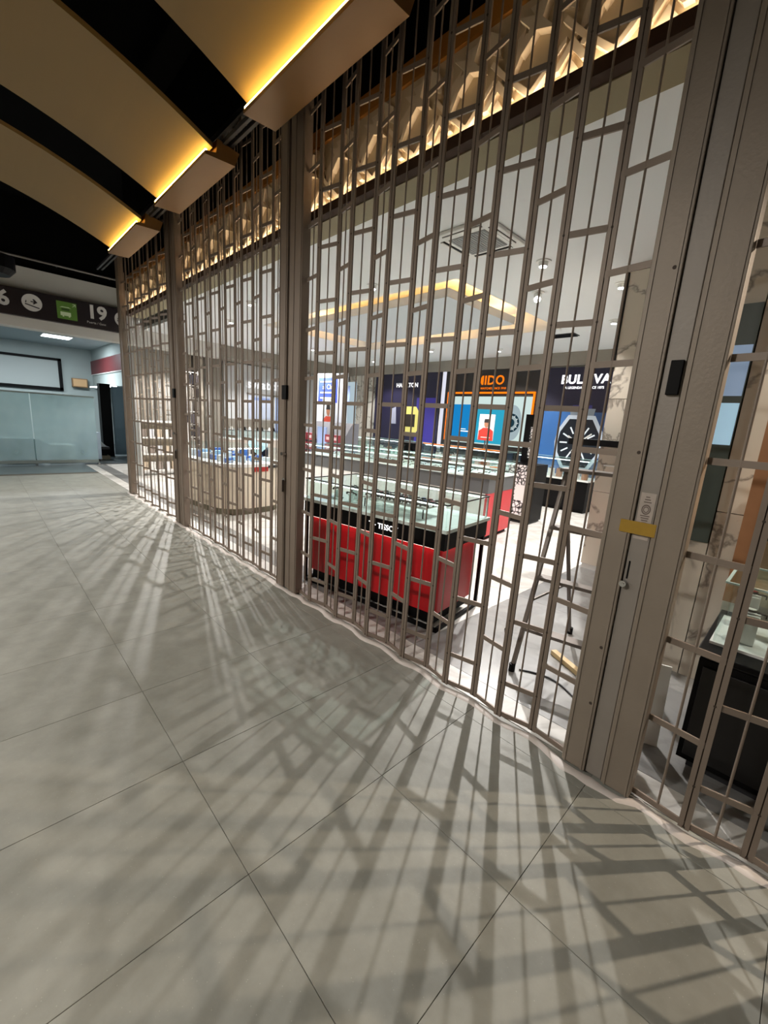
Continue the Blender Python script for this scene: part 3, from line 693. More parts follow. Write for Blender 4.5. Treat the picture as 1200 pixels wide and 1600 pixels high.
# Bulova panel
t = thing('brand_panel', 'dark blue wall panel with a big tonneau watch and white lettering', 'wall panel', (XB, 3.68, 0))
bx('board', -.06, 0, -.80, .80, .5, 2.90, M_NAVY, t)
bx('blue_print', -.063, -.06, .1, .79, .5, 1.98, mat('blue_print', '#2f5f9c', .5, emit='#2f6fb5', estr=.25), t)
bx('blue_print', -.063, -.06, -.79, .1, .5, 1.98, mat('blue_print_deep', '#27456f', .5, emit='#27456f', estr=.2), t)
bx('violet_area', -.0635, -.06, -.25, .15, 1.98, 2.12, mat('violet_patch', '#3a3782', .5), t)
letters('BULOVA', .25, M_LETTER, (-.066, -.02, 2.64), FACE_NX, t, bold=.008, space=1.06)
letters('A LEGENDARY SINCE 1875', .068, M_LETTER, (-.066, -.02, 2.475), FACE_NX, t, bold=.001)
def octo(rx, ry): return [(-rx * .55, -ry), (rx * .55, -ry), (rx * .93, -ry * .45), (rx, 0), (rx * .93, ry * .45), (rx * .55, ry), (-rx * .55, ry), (-rx * .93, ry * .45), (-rx, 0), (-rx * .93, -ry * .45)]
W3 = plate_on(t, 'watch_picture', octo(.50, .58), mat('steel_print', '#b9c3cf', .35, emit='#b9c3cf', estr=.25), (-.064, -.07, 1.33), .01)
plate_on(W3, 'dial', octo(.43, .50), mat('dial_navy', '#0f1826', .3), (0, 0, .011), .002, (0, 0, 0))
for k in range(12):
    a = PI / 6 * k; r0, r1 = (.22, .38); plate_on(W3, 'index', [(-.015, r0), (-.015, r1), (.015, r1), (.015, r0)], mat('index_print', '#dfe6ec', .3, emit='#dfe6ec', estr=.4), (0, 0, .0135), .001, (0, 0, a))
for a, l, w_ in ((1.0, .26, .02), (-.9, .34, .015), (2.6, .30, .006)): plate_on(W3, 'hand', [(-w_, 0), (-w_, l), (w_, l), (w_, 0)], M_WHITE, (0, 0, .0145), .001, (0, 0, a))
for s in (-1, 1): plate_on(W3, 'lug', [(-.24, 0), (.24, 0), (.26, .14), (-.26, .14)], mat('lug_print', '#8d99a8', .35), (0, s * .58 - (.14 if s < 0 else 0), 0), .008, (0, 0, 0))
# marble pilaster and dark recess at the left of the rear wall
t = thing('pilaster', 'grey veined marble pilaster left of the navy panel', 'pilaster', (XB, 10.75, 0))
bx('slab', -.10, -.003, -.62, -.02, 0, 2.93, M_MARB2, t); bx('slab', -.10, -.003, .0, .62, 0, 2.93, M_MARB2, t)
t = thing('dark_recess', 'tall dark brown recess panel in the rear left corner', 'panel', (XB, 11.72, 0))
bx('panel', -.03, -.003, -.3, .3, 0, 2.93, mat('recess_dark', '#241e1b', .5), t); bx('side', -.12, -.03, -.33, -.3, 0, 2.93, M_DARK, t)

# ---- rear counters with glass cases
def rear_counter(y0, y1, label, glabel, base=M_BLACK, accent=None, top=1.2):
    t = thing('display_counter', label, 'display counter', (8.35, y0, 0))
    L = y1 - y0; zb = .62
    bx('plinth', .05, .7, .03, L - .03, 0, .06, M_BLACK, t); bx('body', 0, .72, 0, L, .06, zb, base, t)
    bx('deck', -.02, .74, -.01, L + .01, zb, zb + .03, M_WHITE_GLOSS, t)
    showcase(t, 0, .7, .02, L - .02, zb + .03, 1.02, edge=M_GLASS_EDGE)
    bx('light_strip', .02, .04, .05, L - .05, 1.0, 1.01, emis('case_led', '#f4fbff', 6), t)
    if accent:
        for z in (1.035, .665): bx('accent_strip', -.025, -.018, .0, L, z, z + .018, accent, t)
    n = int((L - .2) / .17)
    for i in range(n):
        s = thing('watch_stand', '%s, %s from the right' % (glabel, ORD[i]), 'watch stand', (8.48, y0 + .12 + .17 * i, .6515), random.uniform(-.2, .2), glabel.replace('stand', 'stands', 1))
        h = random.uniform(.10, .2)
        bx('pedestal', -.05, .05, -.05, .05, 0, h, M_TRAY if i % 3 else mat('ped_copper', '#a8765a', .4), s); link('watch', WM[i % 4], s, (-.02, 0, h), (0, -.5, PI / 2))
rear_counter(2.95, 4.5, 'black rear counter with glass case before the big tonneau watch', 'watch stand on the counter before the tonneau watch')
rear_counter(4.75, 7.15, 'black rear counter with glass case and orange edge strips', 'watch stand on the counter with orange edge strips', accent=M_OR)
rear_counter(7.4, 9.9, 'black rear counter with glass case before the yellow watch poster', 'watch stand on the counter before the yellow watch poster')
t = thing('display_plinth', 'tall plain black plinth before the yellow watch poster', 'plinth', (7.5, 6.75, 0)); bx('body', 0, .3, 0, .5, .02, 1.05, M_BLACK, t); bx('base', .02, .28, .02, .48, 0, .02, M_DARK, t); bx('top_plate', -.005, .305, -.005, .505, 1.05, 1.06, M_DARK, t)

# ================================================================== RIGHT PIERS, LADDER, WINDOW DISPLAY
t = thing('marble_pier', 'tall veined marble pier between the red counters and the lock post', 'pier', (4.92, .45, 0))
for z0, z1 in ((.06, .9), (.905, 1.9), (1.905, ZC - .02)):
    bx('slab', 0, .6, 0, 1.22, z0, z1, M_MARB, t)
bx('base', .01, .59, .01, 1.21, 0, .06, M_WHITE, t); bx('edge_trim', -.01, .02, 1.22, 1.26, 2.2, ZC - .02, M_BLACK, t)
t = thing('wall_shelf', 'black shelf slab fixed to the marble pier at eye height', 'shelf', (4.92, 1.2, 1.40))
bx('board', -.26, 0, -.1, .72, 0, .065, M_BLACK, t); bx('bracket', -.2, 0, .1, .13, -.08, 0, M_DARK, t)
bx('strip_edge', 4.9, 4.915, 1.0, 1.6, 1.19, 1.205, M_WHITE_GLOSS).name = 'wall_strip'
tag(bpy.data.objects['wall_strip'], 'thin white strip across the marble pier below the black shelf', 'strip')
# step ladder standing just inside the gate
t = thing('step_ladder', 'thin grey metal step ladder standing inside the gate by the lock post', 'ladder', (2.3, .7, 0))
M_LAD = mat('ladder_metal', '#6d655f', .4, .5)
FL, FR = Vector((.02, .39, 0)), Vector((.10, -.02, 0)); TL, TR = Vector((.42, .40, 1.27)), Vector((.48, .08, 1.27)); BL, BR = Vector((.85, .36, 0)), Vector((.9, -.02, 0))
for a, b in ((FL, TL), (FR, TR)):
    bm = new_bm(); add_bar(bm, a, b, .022, .03); obj('rail', bm, M_LAD, t)
for a, b in ((BL, TL), (BR, TR)):
    bm = new_bm(); add_bar(bm, a, b, .018, .022); obj('rear_leg', bm, M_LAD, t)
for f in (.22, .47, .72):
    a = FL.lerp(TL, f); b = FR.lerp(TR, f); bm = new_bm(); add_bar(bm, a, b, .08, .02); obj('step', bm, M_LAD, t)
bm = new_bm(); add_bar(bm, TL + Vector((-.02, .02, .01)), TR + Vector((-.02, -.02, .01)), .14, .02); obj('top_step', bm, M_LAD, t)
for p in (FL, FR, BL, BR):
    bm = new_bm(); add_cyl(bm, p, p + Vector((0, 0, .05)), .02, 10); obj('rubber_foot', bm, M_BLACK, t)
bm = new_bm(); add_bar(bm, FL.lerp(TL, .35), BL.lerp(TL, .35), .012, .014); obj('spreader', bm, M_LAD, t)
# timber batten on the floor, loose cable
t = tag(bx('timber_batten', -.02, .02, -.26, .26, 0, .03, mat('pale_timber', '#cbb184', .6, vary=.15, scale=12), loc=(2.62, .78, .001), rot=(0, 0, -.5)), 'short pale timber batten on the floor under the ladder', 'batten')
bm = new_bm(); pts = [Vector((2.36 + .07 * math.sin(k * .5), 1.06 - .055 * k, .006)) for k in range(9)]; add_tube(bm, pts, .005)
tag(obj('cable', bm, M_DARK), 'thin dark loose cable on the shop floor by the ladder foot', 'cable')
tag(bx('plastic_wedge', -.05, .05, -.025, .025, 0, .02, M_BLACK, loc=(2.75, 1.36, .001), rot=(0, 0, .6), bevel=.006), 'small black object lying on the grey floor band', 'wedge')

# marble wall and window display beyond the lock post
t = thing('marble_pier', 'beige marble pier with an inset picture strip right of the lock post', 'pier', (3.2, -1.0, 0))
for a, b in ((0, .7), (.705, 1.36)):
    for z0, z1 in ((0, 1.1), (1.105, 2.3), (2.305, ZC - .02)): bx('slab', 0, .4, a, b, z0, z1, M_MARB, t)
bx('picture_strip', -.02, .4, 1.365, 1.47, .90, 2.28, mat('picture_green', '#47524c', .3, vary=.25, scale=3), t)
bx('picture_blue', -.023, -.02, 1.37, 1.466, 1.78, 2.06, mat('pic_pale_blue', '#8fa6c4', .4, emit='#9db6d6', estr=.35), t)
bx('picture_blue', -.023, -.02, 1.37, 1.466, 1.50, 1.74, mat('pic_pale_cyan', '#a9cfe6', .4, emit='#a9cfe6', estr=.5), t)
bx('slab', 0, .4, 1.365, 1.47, 0, .9, M_MARB, t); bx('slab', 0, .4, 1.365, 1.47, 2.28, ZC - .02, M_MARB, t)
t = thing('window_display', 'window display niche with brown post and lit peach back panel', 'display', (3.02, -.95, 0))
bx('wood_post', 0, .10, 1.10, 1.17, .62, 2.6, mat('wood_brown', '#9a6a44', .5, vary=.15, scale=10), t)
bx('lit_panel', .08, .12, 0, 1.10, 1.02, 1.42, emis('peach_light', '#ffc387', .9), t); bx('cream_panel', .08, .12, 0, 1.10, .62, 1.0, mat('cream', '#e6d6b6', .6), t)
bx('rail', .05, .08, 0, 1.10, 1.0, 1.02, M_DARK, t)
t = thing('display_cabinet', 'low black cabinet at the right edge just behind the gate', 'cabinet', (2.24, -.95, 0))
bx('body', 0, .66, 0, 1.14, .05, .56, M_BLACK, t); bx('top_plate', -.015, .675, -.015, 1.155, .575, .60, M_BLACK, t, bevel=.004); bx('rebate', .01, .65, .01, 1.13, .56, .575, M_DARK, t); bx('plinth', .04, .62, .04, 1.10, 0, .05, M_DARK, t)
for k in range(2): bx('door', -.012, 0, .02 + .56 * k, .56 + .56 * k, .08, .53, mat('cab_door', '#0e0d0e', .4), t, bevel=.003)
t = thing('glass_case', 'clear glass box standing on the low black cabinet', 'glass case', (2.36, -.15, .60))
showcase(t, 0, .42, 0, .32, .0, .30, edge=M_GLASS_EDGE); bx('base', -.01, .43, -.01, .33, 0, .012, M_WHITE_GLOSS, t)
for k, (x, y, h) in enumerate(((2.47, .07, .14), (2.60, -.04, .22), (2.68, .09, .17))):
    t = thing('display_block', ('short', 'tall', 'middle')[k] + ' white display block inside the glass box on the cabinet', 'display block', (x, y, .614)); bx('block', -.035, .035, -.035, .035, 0, h, M_TRAY, t, bevel=.003); link('watch', WM[k], t, (0, 0, h))
t = thing('potted_plant', 'small dark leafy plant in a pale pot on the low cabinet', 'plant', (2.42, -.24, .60))
bm = new_bm(); add_cyl(bm, (0, 0, 0), (0, 0, .07), .03, 16, r1=.038); obj('pot', bm, M_TRAY, t)
rl = random.Random(5)
for k in range(16):
    a = rl.uniform(0, 2 * PI); l = rl.uniform(.05, .09); e = rl.uniform(.4, 1.2); bm = new_bm()
    d = Vector((math.cos(a) * math.cos(e), math.sin(a) * math.cos(e), math.sin(e))); s = Vector((-math.sin(a), math.cos(a), 0)) * .014
    v = [bm.verts.new(p) for p in (Vector((0, 0, .07)), Vector((0, 0, .07)) + d * l * .5 + s, Vector((0, 0, .07)) + d * l, Vector((0, 0, .07)) + d * l * .5 - s + Vector((0, 0, .004)))]
    bm.faces.new(v); obj('leaf', bm, mat('leaf_dark', '#2c3328', .5), t)
t = thing('display_card', 'white tented price card beside the small plant', 'card', (2.44, -.36, .60)); 
bm = new_bm(); add_bar(bm, (0, -.06, 0), (.03, -.06, .11), .12, .003, up=Vector((1, 0, 0))); obj('front', bm, M_WHITE, t); bm = new_bm(); add_bar(bm, (.06, -.06, 0), (.03, -.06, .11), .12, .003, up=Vector((1, 0, 0))); obj('rear', bm, M_WHITE, t)
t = tag(bx('white_board', 0, .012, -.05, .05, 0, .42, M_WHITE, loc=(2.28, .32, .0), rot=(-.0, .12, .35)), 'small white board leaning against the low black cabinet', 'board')

# ================================================================== LEFT PART OF THE SHOP
M_CREAM = mat('cream_laminate', '#d9cdba', .5)
t = thing('display_counter', 'rounded cream counter with red label and bright glass top, far left of the shop', 'display counter', (2.95, 6.65, 0), .1)
bm = new_bm(); add_prism(bm, rrect(-.52, .52, -.82, .82, .38, 8), 0, .10); obj('toe_kick', bm, mat('kick_olive', '#6f6a57', .6), t)
bm = new_bm(); add_prism(bm, rrect(-.56, .56, -.86, .86, .40, 8), .10, .72); obj('body', bm, M_CREAM, t)
bm = new_bm(); add_prism(bm, rrect(-.57, .57, -.87, .87, .41, 8), .72, .765); obj('rim', bm, M_WHITE_GLOSS, t)
bx('label_panel', -.12, .14, -.868, -.858, .65, .72, mat('label_red', '#a8241f', .4), t)
bx('dark_edge', .14, .40, -.872, -.862, .70, .74, M_DARK, t)
bm = new_bm(); add_prism(bm, rrect(-.53, .53, -.83, .83, .37, 8), .97, .978); obj('glass_top', bm, M_GLASS, t)
bm = new_bm(); P = rrect(-.53, .53, -.83, .83, .37, 8)
vs = [(bm.verts.new((x, y, .766)), bm.verts.new((x, y, .97))) for x, y in P]
for i in range(len(vs)): a, b = vs[i], vs[(i + 1) % len(vs)]; bm.faces.new([a[0], b[0], b[1], a[1]])
obj('glass_pane', bm, M_GLASS, t)
bx('light_strip', -.3, .3, -.45, -.43, .95, .965, emis('case_led2', '#eef6ff', 8), t)
R1 = Matrix.Rotation(.1, 4, 'Z'); PKC = ['#3f6fc0', '#dfe6ee', '#7fa8dc', '#e9ecef', '#9cc3e6', '#2f57a5']
for i in range(4):
    for j in range(6):
        x, y = -.33 + .22 * i, -.55 + .22 * j
        p = Vector((2.95, 6.65, 0)) + R1 @ Vector((x, y, .7665)); q = thing('watch_pack', 'watch pack in the rounded cream counter, %s column from the left, %s from the front' % (ORD[i], ORD[j]), 'pack', p, random.uniform(0, 3), 'watch packs in the rounded counter')
        c = PKC[(i * 7 + j * 3) % 6]; bx('box', -.07, .07, -.035, .035, 0, random.uniform(.05, .13), mat('pack' + c, c, .4), q, bevel=.004); bx('flap', -.06, .06, -.036, -.035, .01, .03, M_WHITE, q)

# upright dark stand with pale blue heart shaped card
t = thing('card_stand', 'black box stand with a pale blue heart shaped card on top', 'stand', (3.95, 7.55, 0), .9)
bx('body', -.14, .14, -.14, .14, .40, .86, M_BLACK, t); bx('foot', -.02, .02, -.02, .02, .03, .40, M_CHROME, t); bx('base', -.16, .16, -.16, .16, 0, .03, M_BLACK, t)
hp = []
for i in range(28):
    a = 2 * PI * i / 28; hp.append((.0115 * 16 * math.sin(a) ** 3, .0115 * (13 * math.cos(a) - 5 * math.cos(2 * a) - 2 * math.cos(3 * a) - math.cos(4 * a))))
plate_on(t, 'heart_card', hp, mat('card_blue', '#bfe3ee', .4, emit='#bfe3ee', estr=.25), (-.15, 0, .90), .006)
tag(bx('floor_mat', -.14, .14, -.05, .05, 0, .02, M_BLACK, loc=(3.95, 6.95, .001), rot=(0, 0, .7)), 'small black flat object on the pale floor by the cream counter', 'mat')

# watch wall at the far side: lit letters, posters, long counter
t = thing('brand_wall', 'white brand wall with raised white lettering and small posters', 'wall panel', (0, YL - .12, 0))
bx('board', 5.2, 8.4, 0, .118, 0, 2.88, mat('brand_wall_white', '#d4d5d6', .6), t)
letters('swatch', .36, emis('swatch_letter', '#ffffff', 1.1), (6.45, -.03, 2.35), FACE_NY, t, bold=.006, extrude=.02, space=1.12)
bx('shelf_line', 5.9, 7.9, -.03, 0, 2.06, 2.09, M_TAUPE, t)
bx('poster', 5.95, 6.75, -.012, 0, 1.35, 2.03, mat('poster_white', '#c3cbe0', .5, emit='#dfe3ee', estr=.05), t); bx('poster_bar', 6.05, 6.65, -.014, -.012, 1.9, 1.98, mat('poster_blue', '#8fa4d8', .5), t)
pz = bx('poster', 6.85, 7.75, -.012, 0, .95, 2.03, mat('poster_pale_blue', '#93aede', .5, emit='#b7c9ea', estr=.08), t)
bm = new_bm(); add_prism(bm, [(-.16, .2), (.16, .2), (.18, .0), (0, -.3), (-.18, 0)], 0, .004); obj('poster_mark', bm, mat('mark_red', '#d23a4a', .5), t, (7.2, -.013, 1.75), FACE_NY)
bx('poster_bar', 7.1, 7.14, -.015, -.012, 1.1, 1.45, mat('poster_blue', '#8fa4d8', .5), t); bx('poster_bar', 7.3, 7.6, -.015, -.012, 1.3, 1.36, mat('poster_blue', '#8fa4d8', .5), t)
bx('wall_band', 5.2, 6.8, -.02, 0, 1.05, 1.32, M_TAUPE, t)
t = thing('display_counter', 'long taupe counter with glass case below the white brand wall', 'display counter', (4.9, 11.0, 0))
bx('plinth', .03, 2.57, .05, .6, 0, .08, M_BLACK, t); bx('body', 0, 2.6, 0, .62, .08, .78, mat('taupe_front', '#b4aaa0', .5), t); bx('deck', -.02, 2.62, -.02, .64, .78, .81, M_WHITE_GLOSS, t)
showcase(t, .02, 2.58, .02, .6, .81, 1.02, edge=M_DARK)
for k in range(13):
    s = thing('watch_stand', 'collar stand on the taupe counter below the brand wall, %s from the left' % ORD[k], 'watch stand', (5.05 + .19 * k, 11.25 + .08 * (k % 2), 1.024), random.uniform(-.3, .3), 'collar stands on the taupe counter')
    bx('base', -.045, .045, -.035, .035, 0, .012, M_BLACK, s); bm = new_bm(); add_cyl(bm, (0, 0, .012), (0, 0, .10), .038, 12, r1=.022); obj('collar', bm, M_BLACK if k % 3 else M_TRAY, s)
# tan pilaster pair and wire rack near the far left
t = thing('pilaster', 'tall taupe pilaster with pale edge left of the brand wall', 'pilaster', (4.75, YL - .3, 0)); bx('shaft', 0, .34, 0, .28, 0, 2.9, M_TAUPE, t); bx('pale_edge', -.06, 0, 0, .28, 0, 2.9, M_WHITE, t)
t = thing('pilaster', 'slim dark pilaster beside the white wire rack', 'pilaster', (4.38, YL - .3, 0)); bx('shaft', 0, .12, 0, .28, 0, 2.9, mat('pil_brown', '#5d5148', .6), t); bx('pale_edge', .12, .2, .02, .28, 0, 2.9, M_MARB, t)
def wire_rack(x, y, w_, h, label, nx=4, nz=8):
    t = thing('wire_rack', label, 'rack', (x, y, 0), group='white wire racks')
    for s in (0, w_): bx('upright', s - .015, s + .015, -.015, .015, 0, h, M_WHITE_GLOSS, t)
    for k in range(nz): bx('rail', 0, w_, -.01, .01, .15 + (h - .2) / (nz - 1) * k, .17 + (h - .2) / (nz - 1) * k, M_WHITE_GLOSS, t)
    for k in range(nx): bx('wire', w_ * (k + .5) / nx - .006, w_ * (k + .5) / nx + .006, -.006, .006, .1, h - .05, M_WHITE_GLOSS, t)
    for s in (0, w_): bx('foot', s - .02, s + .02, -.2, .2, 0, .03, M_WHITE_GLOSS, t)
    r = random.Random(int(x * 10))
    for k in range(nz - 1):
        for i in range(nx):
            if r.random() < .75:
                bx('hanging_card', w_ * (i + .2) / nx, w_ * (i + .85) / nx, -.05, -.02, .2 + (h - .2) / (nz - 1) * k, .2 + (h - .2) / (nz - 1) * (k + .7), mat('rk%d' % ((i + k) % 4), ('#26242a', '#59555c', '#d8d4cc', '#8b857d')[(i + k) % 4], .5), t)
wire_rack(3.72, 11.3, .5, 2.45, 'white wire rack with dark hanging cards, right of the far gate post')
t = thing('folding_gate', 'pale folding gate section closing the far side of the shop', 'security gate', (3.0, 12.1, 0), group='folding gate sections between posts')
M_GP = mat('gate_pale_metal', '#b9ab9b', .45, .2); SB = 8; SW = 1.3 / SB
bm = new_bm(); add_box(bm, -.02, .02, -.007, .007, .01, 3.3); mb = mesh_of(bm, 'bar', M_GP); bm = new_bm(); add_box(bm, -SW / 2 + .018, SW / 2 - .018, -.004, .004, -.0125, .0125); ml_ = mesh_of(bm, 'link', M_GP)
for k in range(SB + 1): link('bar', mb, t, (SW * k, 0, 0))
for k in range(SB):
    for z in [.03] + (AZ if k % 2 else BZ)[:9]: link('link', ml_, t, (SW * (k + .5), 0, z))
    bm = new_bm(); add_cyl(bm, (0, 0, .02), (0, 0, 3.3), .006, 6); obj('rod', bm, M_GP, t, (SW * (k + .5), 0, 0))
t = thing('shelf_unit', 'low white shelf unit in front of the wider wire rack', 'shelf', (2.55, 10.2, 0))
bx('side', 0, .03, 0, .4, 0, 1.2, M_WHITE, t); bx('side', .97, 1.0, 0, .4, 0, 1.2, M_WHITE, t)
for z in (.1, .46, .82, 1.17): bx('shelf_board', .03, .97, 0, .4, z, z + .03, M_WHITE, t)
bx('back', .03, .97, .37, .4, .13, 1.17, M_CREAM, t)
for i in range(3):
    for j in range(6):
        q = thing('gift_box', 'small box on the %s shelf of the low white unit, %s from the left' % (('bottom', 'middle', 'top')[i], ORD[j]), 'box', (2.64 + .15 * j, 10.3, .131 + .36 * i), group='boxes on the low white shelf unit'); c = ('#c9b79f', '#e6e4df', '#8d8178', '#d9d9dc')[(i + j) % 4]; bx('body', -.05, .05, -.05, .05, 0, .14, mat('gb' + c, c, .5), q); bx('lid', -.053, .053, -.053, .053, .14, .17, mat('gbl' + c, c, .4), q)

# kiosk with red boxes and banner
t = thing('kiosk', 'grey-blue kiosk with rows of red boxes and a pale blue centre strip', 'kiosk', (6.0, 8.35, 0), .1)
M_KIO = mat('kiosk_blue', '#8e96ab', .5); bx('body', 0, .5, -.72, .72, .02, 1.02, mat('kiosk_grey', '#6f7078', .5), t); bx('base', .02, .48, -.7, .7, 0, .02, M_BLACK, t)
bm = new_bm(); v = [(0, 1.02), (.5, 1.02), (.5, 1.42), (.3, 1.42)]
bmv = [[bm.verts.new((x, s, z)) for x, z in v] for s in (-.72, .72)]
bm.faces.new(bmv[0]); bm.faces.new(bmv[1][::-1])
for i in range(4): bm.faces.new([bmv[0][i], bmv[0][(i + 1) % 4], bmv[1][(i + 1) % 4], bmv[1][i]])
obj('sloped_top', bm, mat('kiosk_grey', '#6f7078', .5), t)
bx('centre_strip', -.02, 0, -.16, .16, .02, 1.3, mat('kiosk_strip', '#8fa3cc', .4, emit='#8fa3cc', estr=.2), t)
for s in (-1, 1):
    for i in range(3):
        bx('shelf_edge', -.03, 0, s * .44 - .26, s * .44 + .26, .5 + .22 * i, .52 + .22 * i, M_KIO, t)
    bx('green_panel', -.012, 0, s * .44 - .24, s * .44 + .24, .15, .46, mat('kiosk_green', '#5f6a4c', .5), t)
KR = Matrix.Rotation(.1, 4, 'Z')
for s in (-1, 1):
    for i in range(3):
        for j in range(2):
            p = Vector((6.0, 8.35, 0)) + KR @ Vector((-.06, s * .44 + (j - .5) * .25, .524 + .22 * i))
            q = thing('red_box', 'dark red box on the %s kiosk shelf, %s %s of the blue strip' % (('lowest', 'middle', 'top')[i], ('outer' if (j == 0) == (s < 0) else 'inner'), 'right' if s < 0 else 'left'), 'box', p, .1, 'red boxes on the kiosk'); bx('box', -.05, .055, -.10, .10, 0, .17, mat('box_red', '#8d3b45', .5), q); bx('mark', -.053, -.05, -.05, .05, .05, .12, mat('mark_pale', '#d7b9bb', .5), q)
t = thing('banner', 'white upright banner with a blue text block and a figure in red', 'banner', (6.62, 8.95, 0), .1)
bx('board', 0, .03, -.62, .62, .3, 2.62, mat('banner_white', '#dfe3ec', .5, emit='#dfe3ec', estr=.3), t); bx('base', -.02, .25, -.6, .6, 0, .03, M_DARK, t); bx('mast', .0, .03, -.02, .02, .03, .3, M_CHROME, t)
bx('blue_block', -.004, 0, -.28, .44, 1.9, 2.52, mat('banner_blue', '#4a5fd0', .5, emit='#4a5fd0', estr=.35), t)
for k, (a, b) in enumerate(((-.2, .38), (-.24, .38), (-.2, .36), (-.1, .36))):
    if k != 1: bx('text_line', -.007, -.004, a, b, 2.40 - .135 * k, 2.44 - .135 * k, M_LETTER, t)
letters('al Clu', .17, M_LETTER, (-.005, .08, 2.285), FACE_NX, t, bold=.002, extrude=.001)
figure_card(t, -.006, .02, 1.15, .45, .85, FACE_NX, '#d9513c')
t = thing('side_poster', 'narrow pale blue light poster beside the white banner', 'poster', (7.4, 9.1, 0)); bx('board', 0, .05, -.22, .22, .3, 2.5, emis('poster_glow', '#cfe4ee', .7), t); bx('base', -.1, .15, -.2, .2, 0, .3, M_DARK, t); bx('mark', -.005, 0, .0, .12, 1.9, 2.4, mat('poster_blue', '#8fa4d8', .5), t)
t = thing('display_counter', 'pale low counter with bright items right of the kiosk', 'display counter', (6.9, 6.9, 0), .1)
bx('plinth', .03, .5, .03, 1.2, 0, .06, M_BLACK, t); bx('body', 0, .55, 0, 1.25, .06, .72, mat('pink_white', '#dccfce', .5), t); bx('deck', -.02, .57, -.02, 1.27, .72, .75, M_WHITE_GLOSS, t); showcase(t, 0, .55, 0, 1.25, .75, 1.0, edge=M_DARK)

# ================================================================== END OF THE CORRIDOR
M_FARW = mat('far_white', '#b7b7b2', .7)
bm = new_bm(); add_box(bm, -3.2, 1.885, 11.1, 12.65, -.06, 0); add_box(bm, -3.2, 6, 12.65, 22, -.06, 0)
struct(obj('floor', bm, mat('far_floor', '#5b6366', .35, vary=.08, scale=3)), 'darker grey floor beyond the corridor end')
bh = struct(bx('wall_end', -3.2, 4.8, 11.25, 11.6, 2.86, 3.96, mat('bulkhead_white', '#cfcdc6', .7)), 'pale bulkhead across the corridor end above the opening')
struct(bx('wall_end', -3.2, 4.8, 11.3, 11.6, 3.96, 5.2, M_VOID), 'black painted wall above the pale bulkhead')
t = thing('rail', 'thin pale metal rail along the black wall above the sign', 'rail', (0, 11.22, 4.12))
bm = new_bm(); add_cyl(bm, (-3, 0, 0), (2.6, 0, 0), .022, 10); obj('tube', bm, mat('rail_grey', '#77736d', .4, .4), t)
for x in (-2, 0, 1.5, 2.4): bx('bracket', x - .01, x + .01, 0, .08, -.02, .02, M_DARK, t)
t = thing('dome_fixture', 'dark round ceiling fixture in front of the pale bulkhead', 'fixture', (.42, 9.0, 3.28))
bm = new_bm()
add_cyl(bm, (0, 0, .0), (0, 0, .08), .20, 24, r1=.27); add_cyl(bm, (0, 0, .08), (0, 0, .26), .27, 24); obj('shell', bm, M_BLACK, t); bm = new_bm(); add_cyl(bm, (0, 0, .26), (0, 0, 1.92), .015, 8); obj('stem', bm, M_BLACK, t)
# wayfinding sign
t = thing('wayfinding_sign', 'long dark overhead sign with gate numbers, round icon and green bus icon', 'sign', (0, 11.15, 3.29))
bx('board', -2.2, 2.62, -.02, .09, -.245, .245, mat('sign_plum', '#1e1518', .45), t)
M_SW = mat('sign_white', '#b9b5ad', .5, emit='#b9b5ad', estr=.12)
letters('6', .36, M_SW, (.62, -.021, .02), FACE_NY, t, bold=.012, extrude=.002)
def icon_disc(cx):
    d = plate_on(t, 'round_icon', [(.155 * math.cos(2 * PI * i / 28), .155 * math.sin(2 * PI * i / 28)) for i in range(28)], M_SW, (cx, -.021, .03), .003, FACE_NY)
    dk = mat('sign_plum', '#1e1518', .45)
    plate_on(d, 'bar', [(-.11, -.045), (-.105, -.025), (.11, -.075), (.105, -.095)], dk, (0, 0, .004), .001, (0, 0, 0))
    plate_on(d, 'arrow', [(-.02, .03), (.03, .025), (.01, .065), (.035, .07), (.085, .015), (.03, -.025), (.005, -.02), (.03, .005), (-.02, .01)], dk, (0, 0, .004), .001, (0, 0, 0))
    plate_on(d, 'tail', [(-.105, -.01), (-.09, .03), (-.08, .03), (-.085, -.015)], dk, (0, 0, .004), .001, (0, 0, 0))
icon_disc(1.04); icon_disc(2.57)
g = plate_on(t, 'green_icon', [(-.165, -.165), (.165, -.165), (.165, .165), (-.165, .165)], mat('sign_green', '#557a2e', .5, emit='#557a2e', estr=.08), (1.585, -.021, 0), .003, FACE_NY)
M_IC = mat('icon_pale', '#bcc9a4', .5, emit='#bcc9a4', estr=.1)
plate_on(g, 'bus', [(-.11, -.10), (.06, -.10), (.06, -.03), (-.11, -.03)], M_IC, (0, 0, .004), .001, (0, 0, 0))
plate_on(g, 'bus_window', [(-.09, -.0), (.04, -.0), (.04, .035), (-.09, .035)], mat('icon_dark_green', '#2f4a20', .5), (0, 0, .004), .001, (0, 0, 0))
plate_on(g, 'bus_roof', [(-.12, .045), (-.08, .07), (.03, .07), (.07, .045), (.03, .055), (-.08, .055)], M_IC, (0, 0, .004), .001, (0, 0, 0))
for x in (-.08, .02): plate_on(g, 'wheel', [(x, -.12), (x + .025, -.12), (x + .025, -.10), (x, -.10)], M_IC, (0, 0, .004), .001, (0, 0, 0))
plate_on(g, 'arrow', [(.09, .09), (.135, .135), (.10, .135), (.10, .145), (.15, .145), (.15, .095), (.14, .095), (.14, .125), (.095, .085)], M_IC, (0, 0, .004), .001, (0, 0, 0))
letters('19', .36, M_SW, (2.10, -.021, .06), FACE_NY, t, bold=.012, extrude=.002)
letters('Puerta / Gate', .062, M_SW, (2.08, -.021, -.14), FACE_NY, t, extrude=.002)

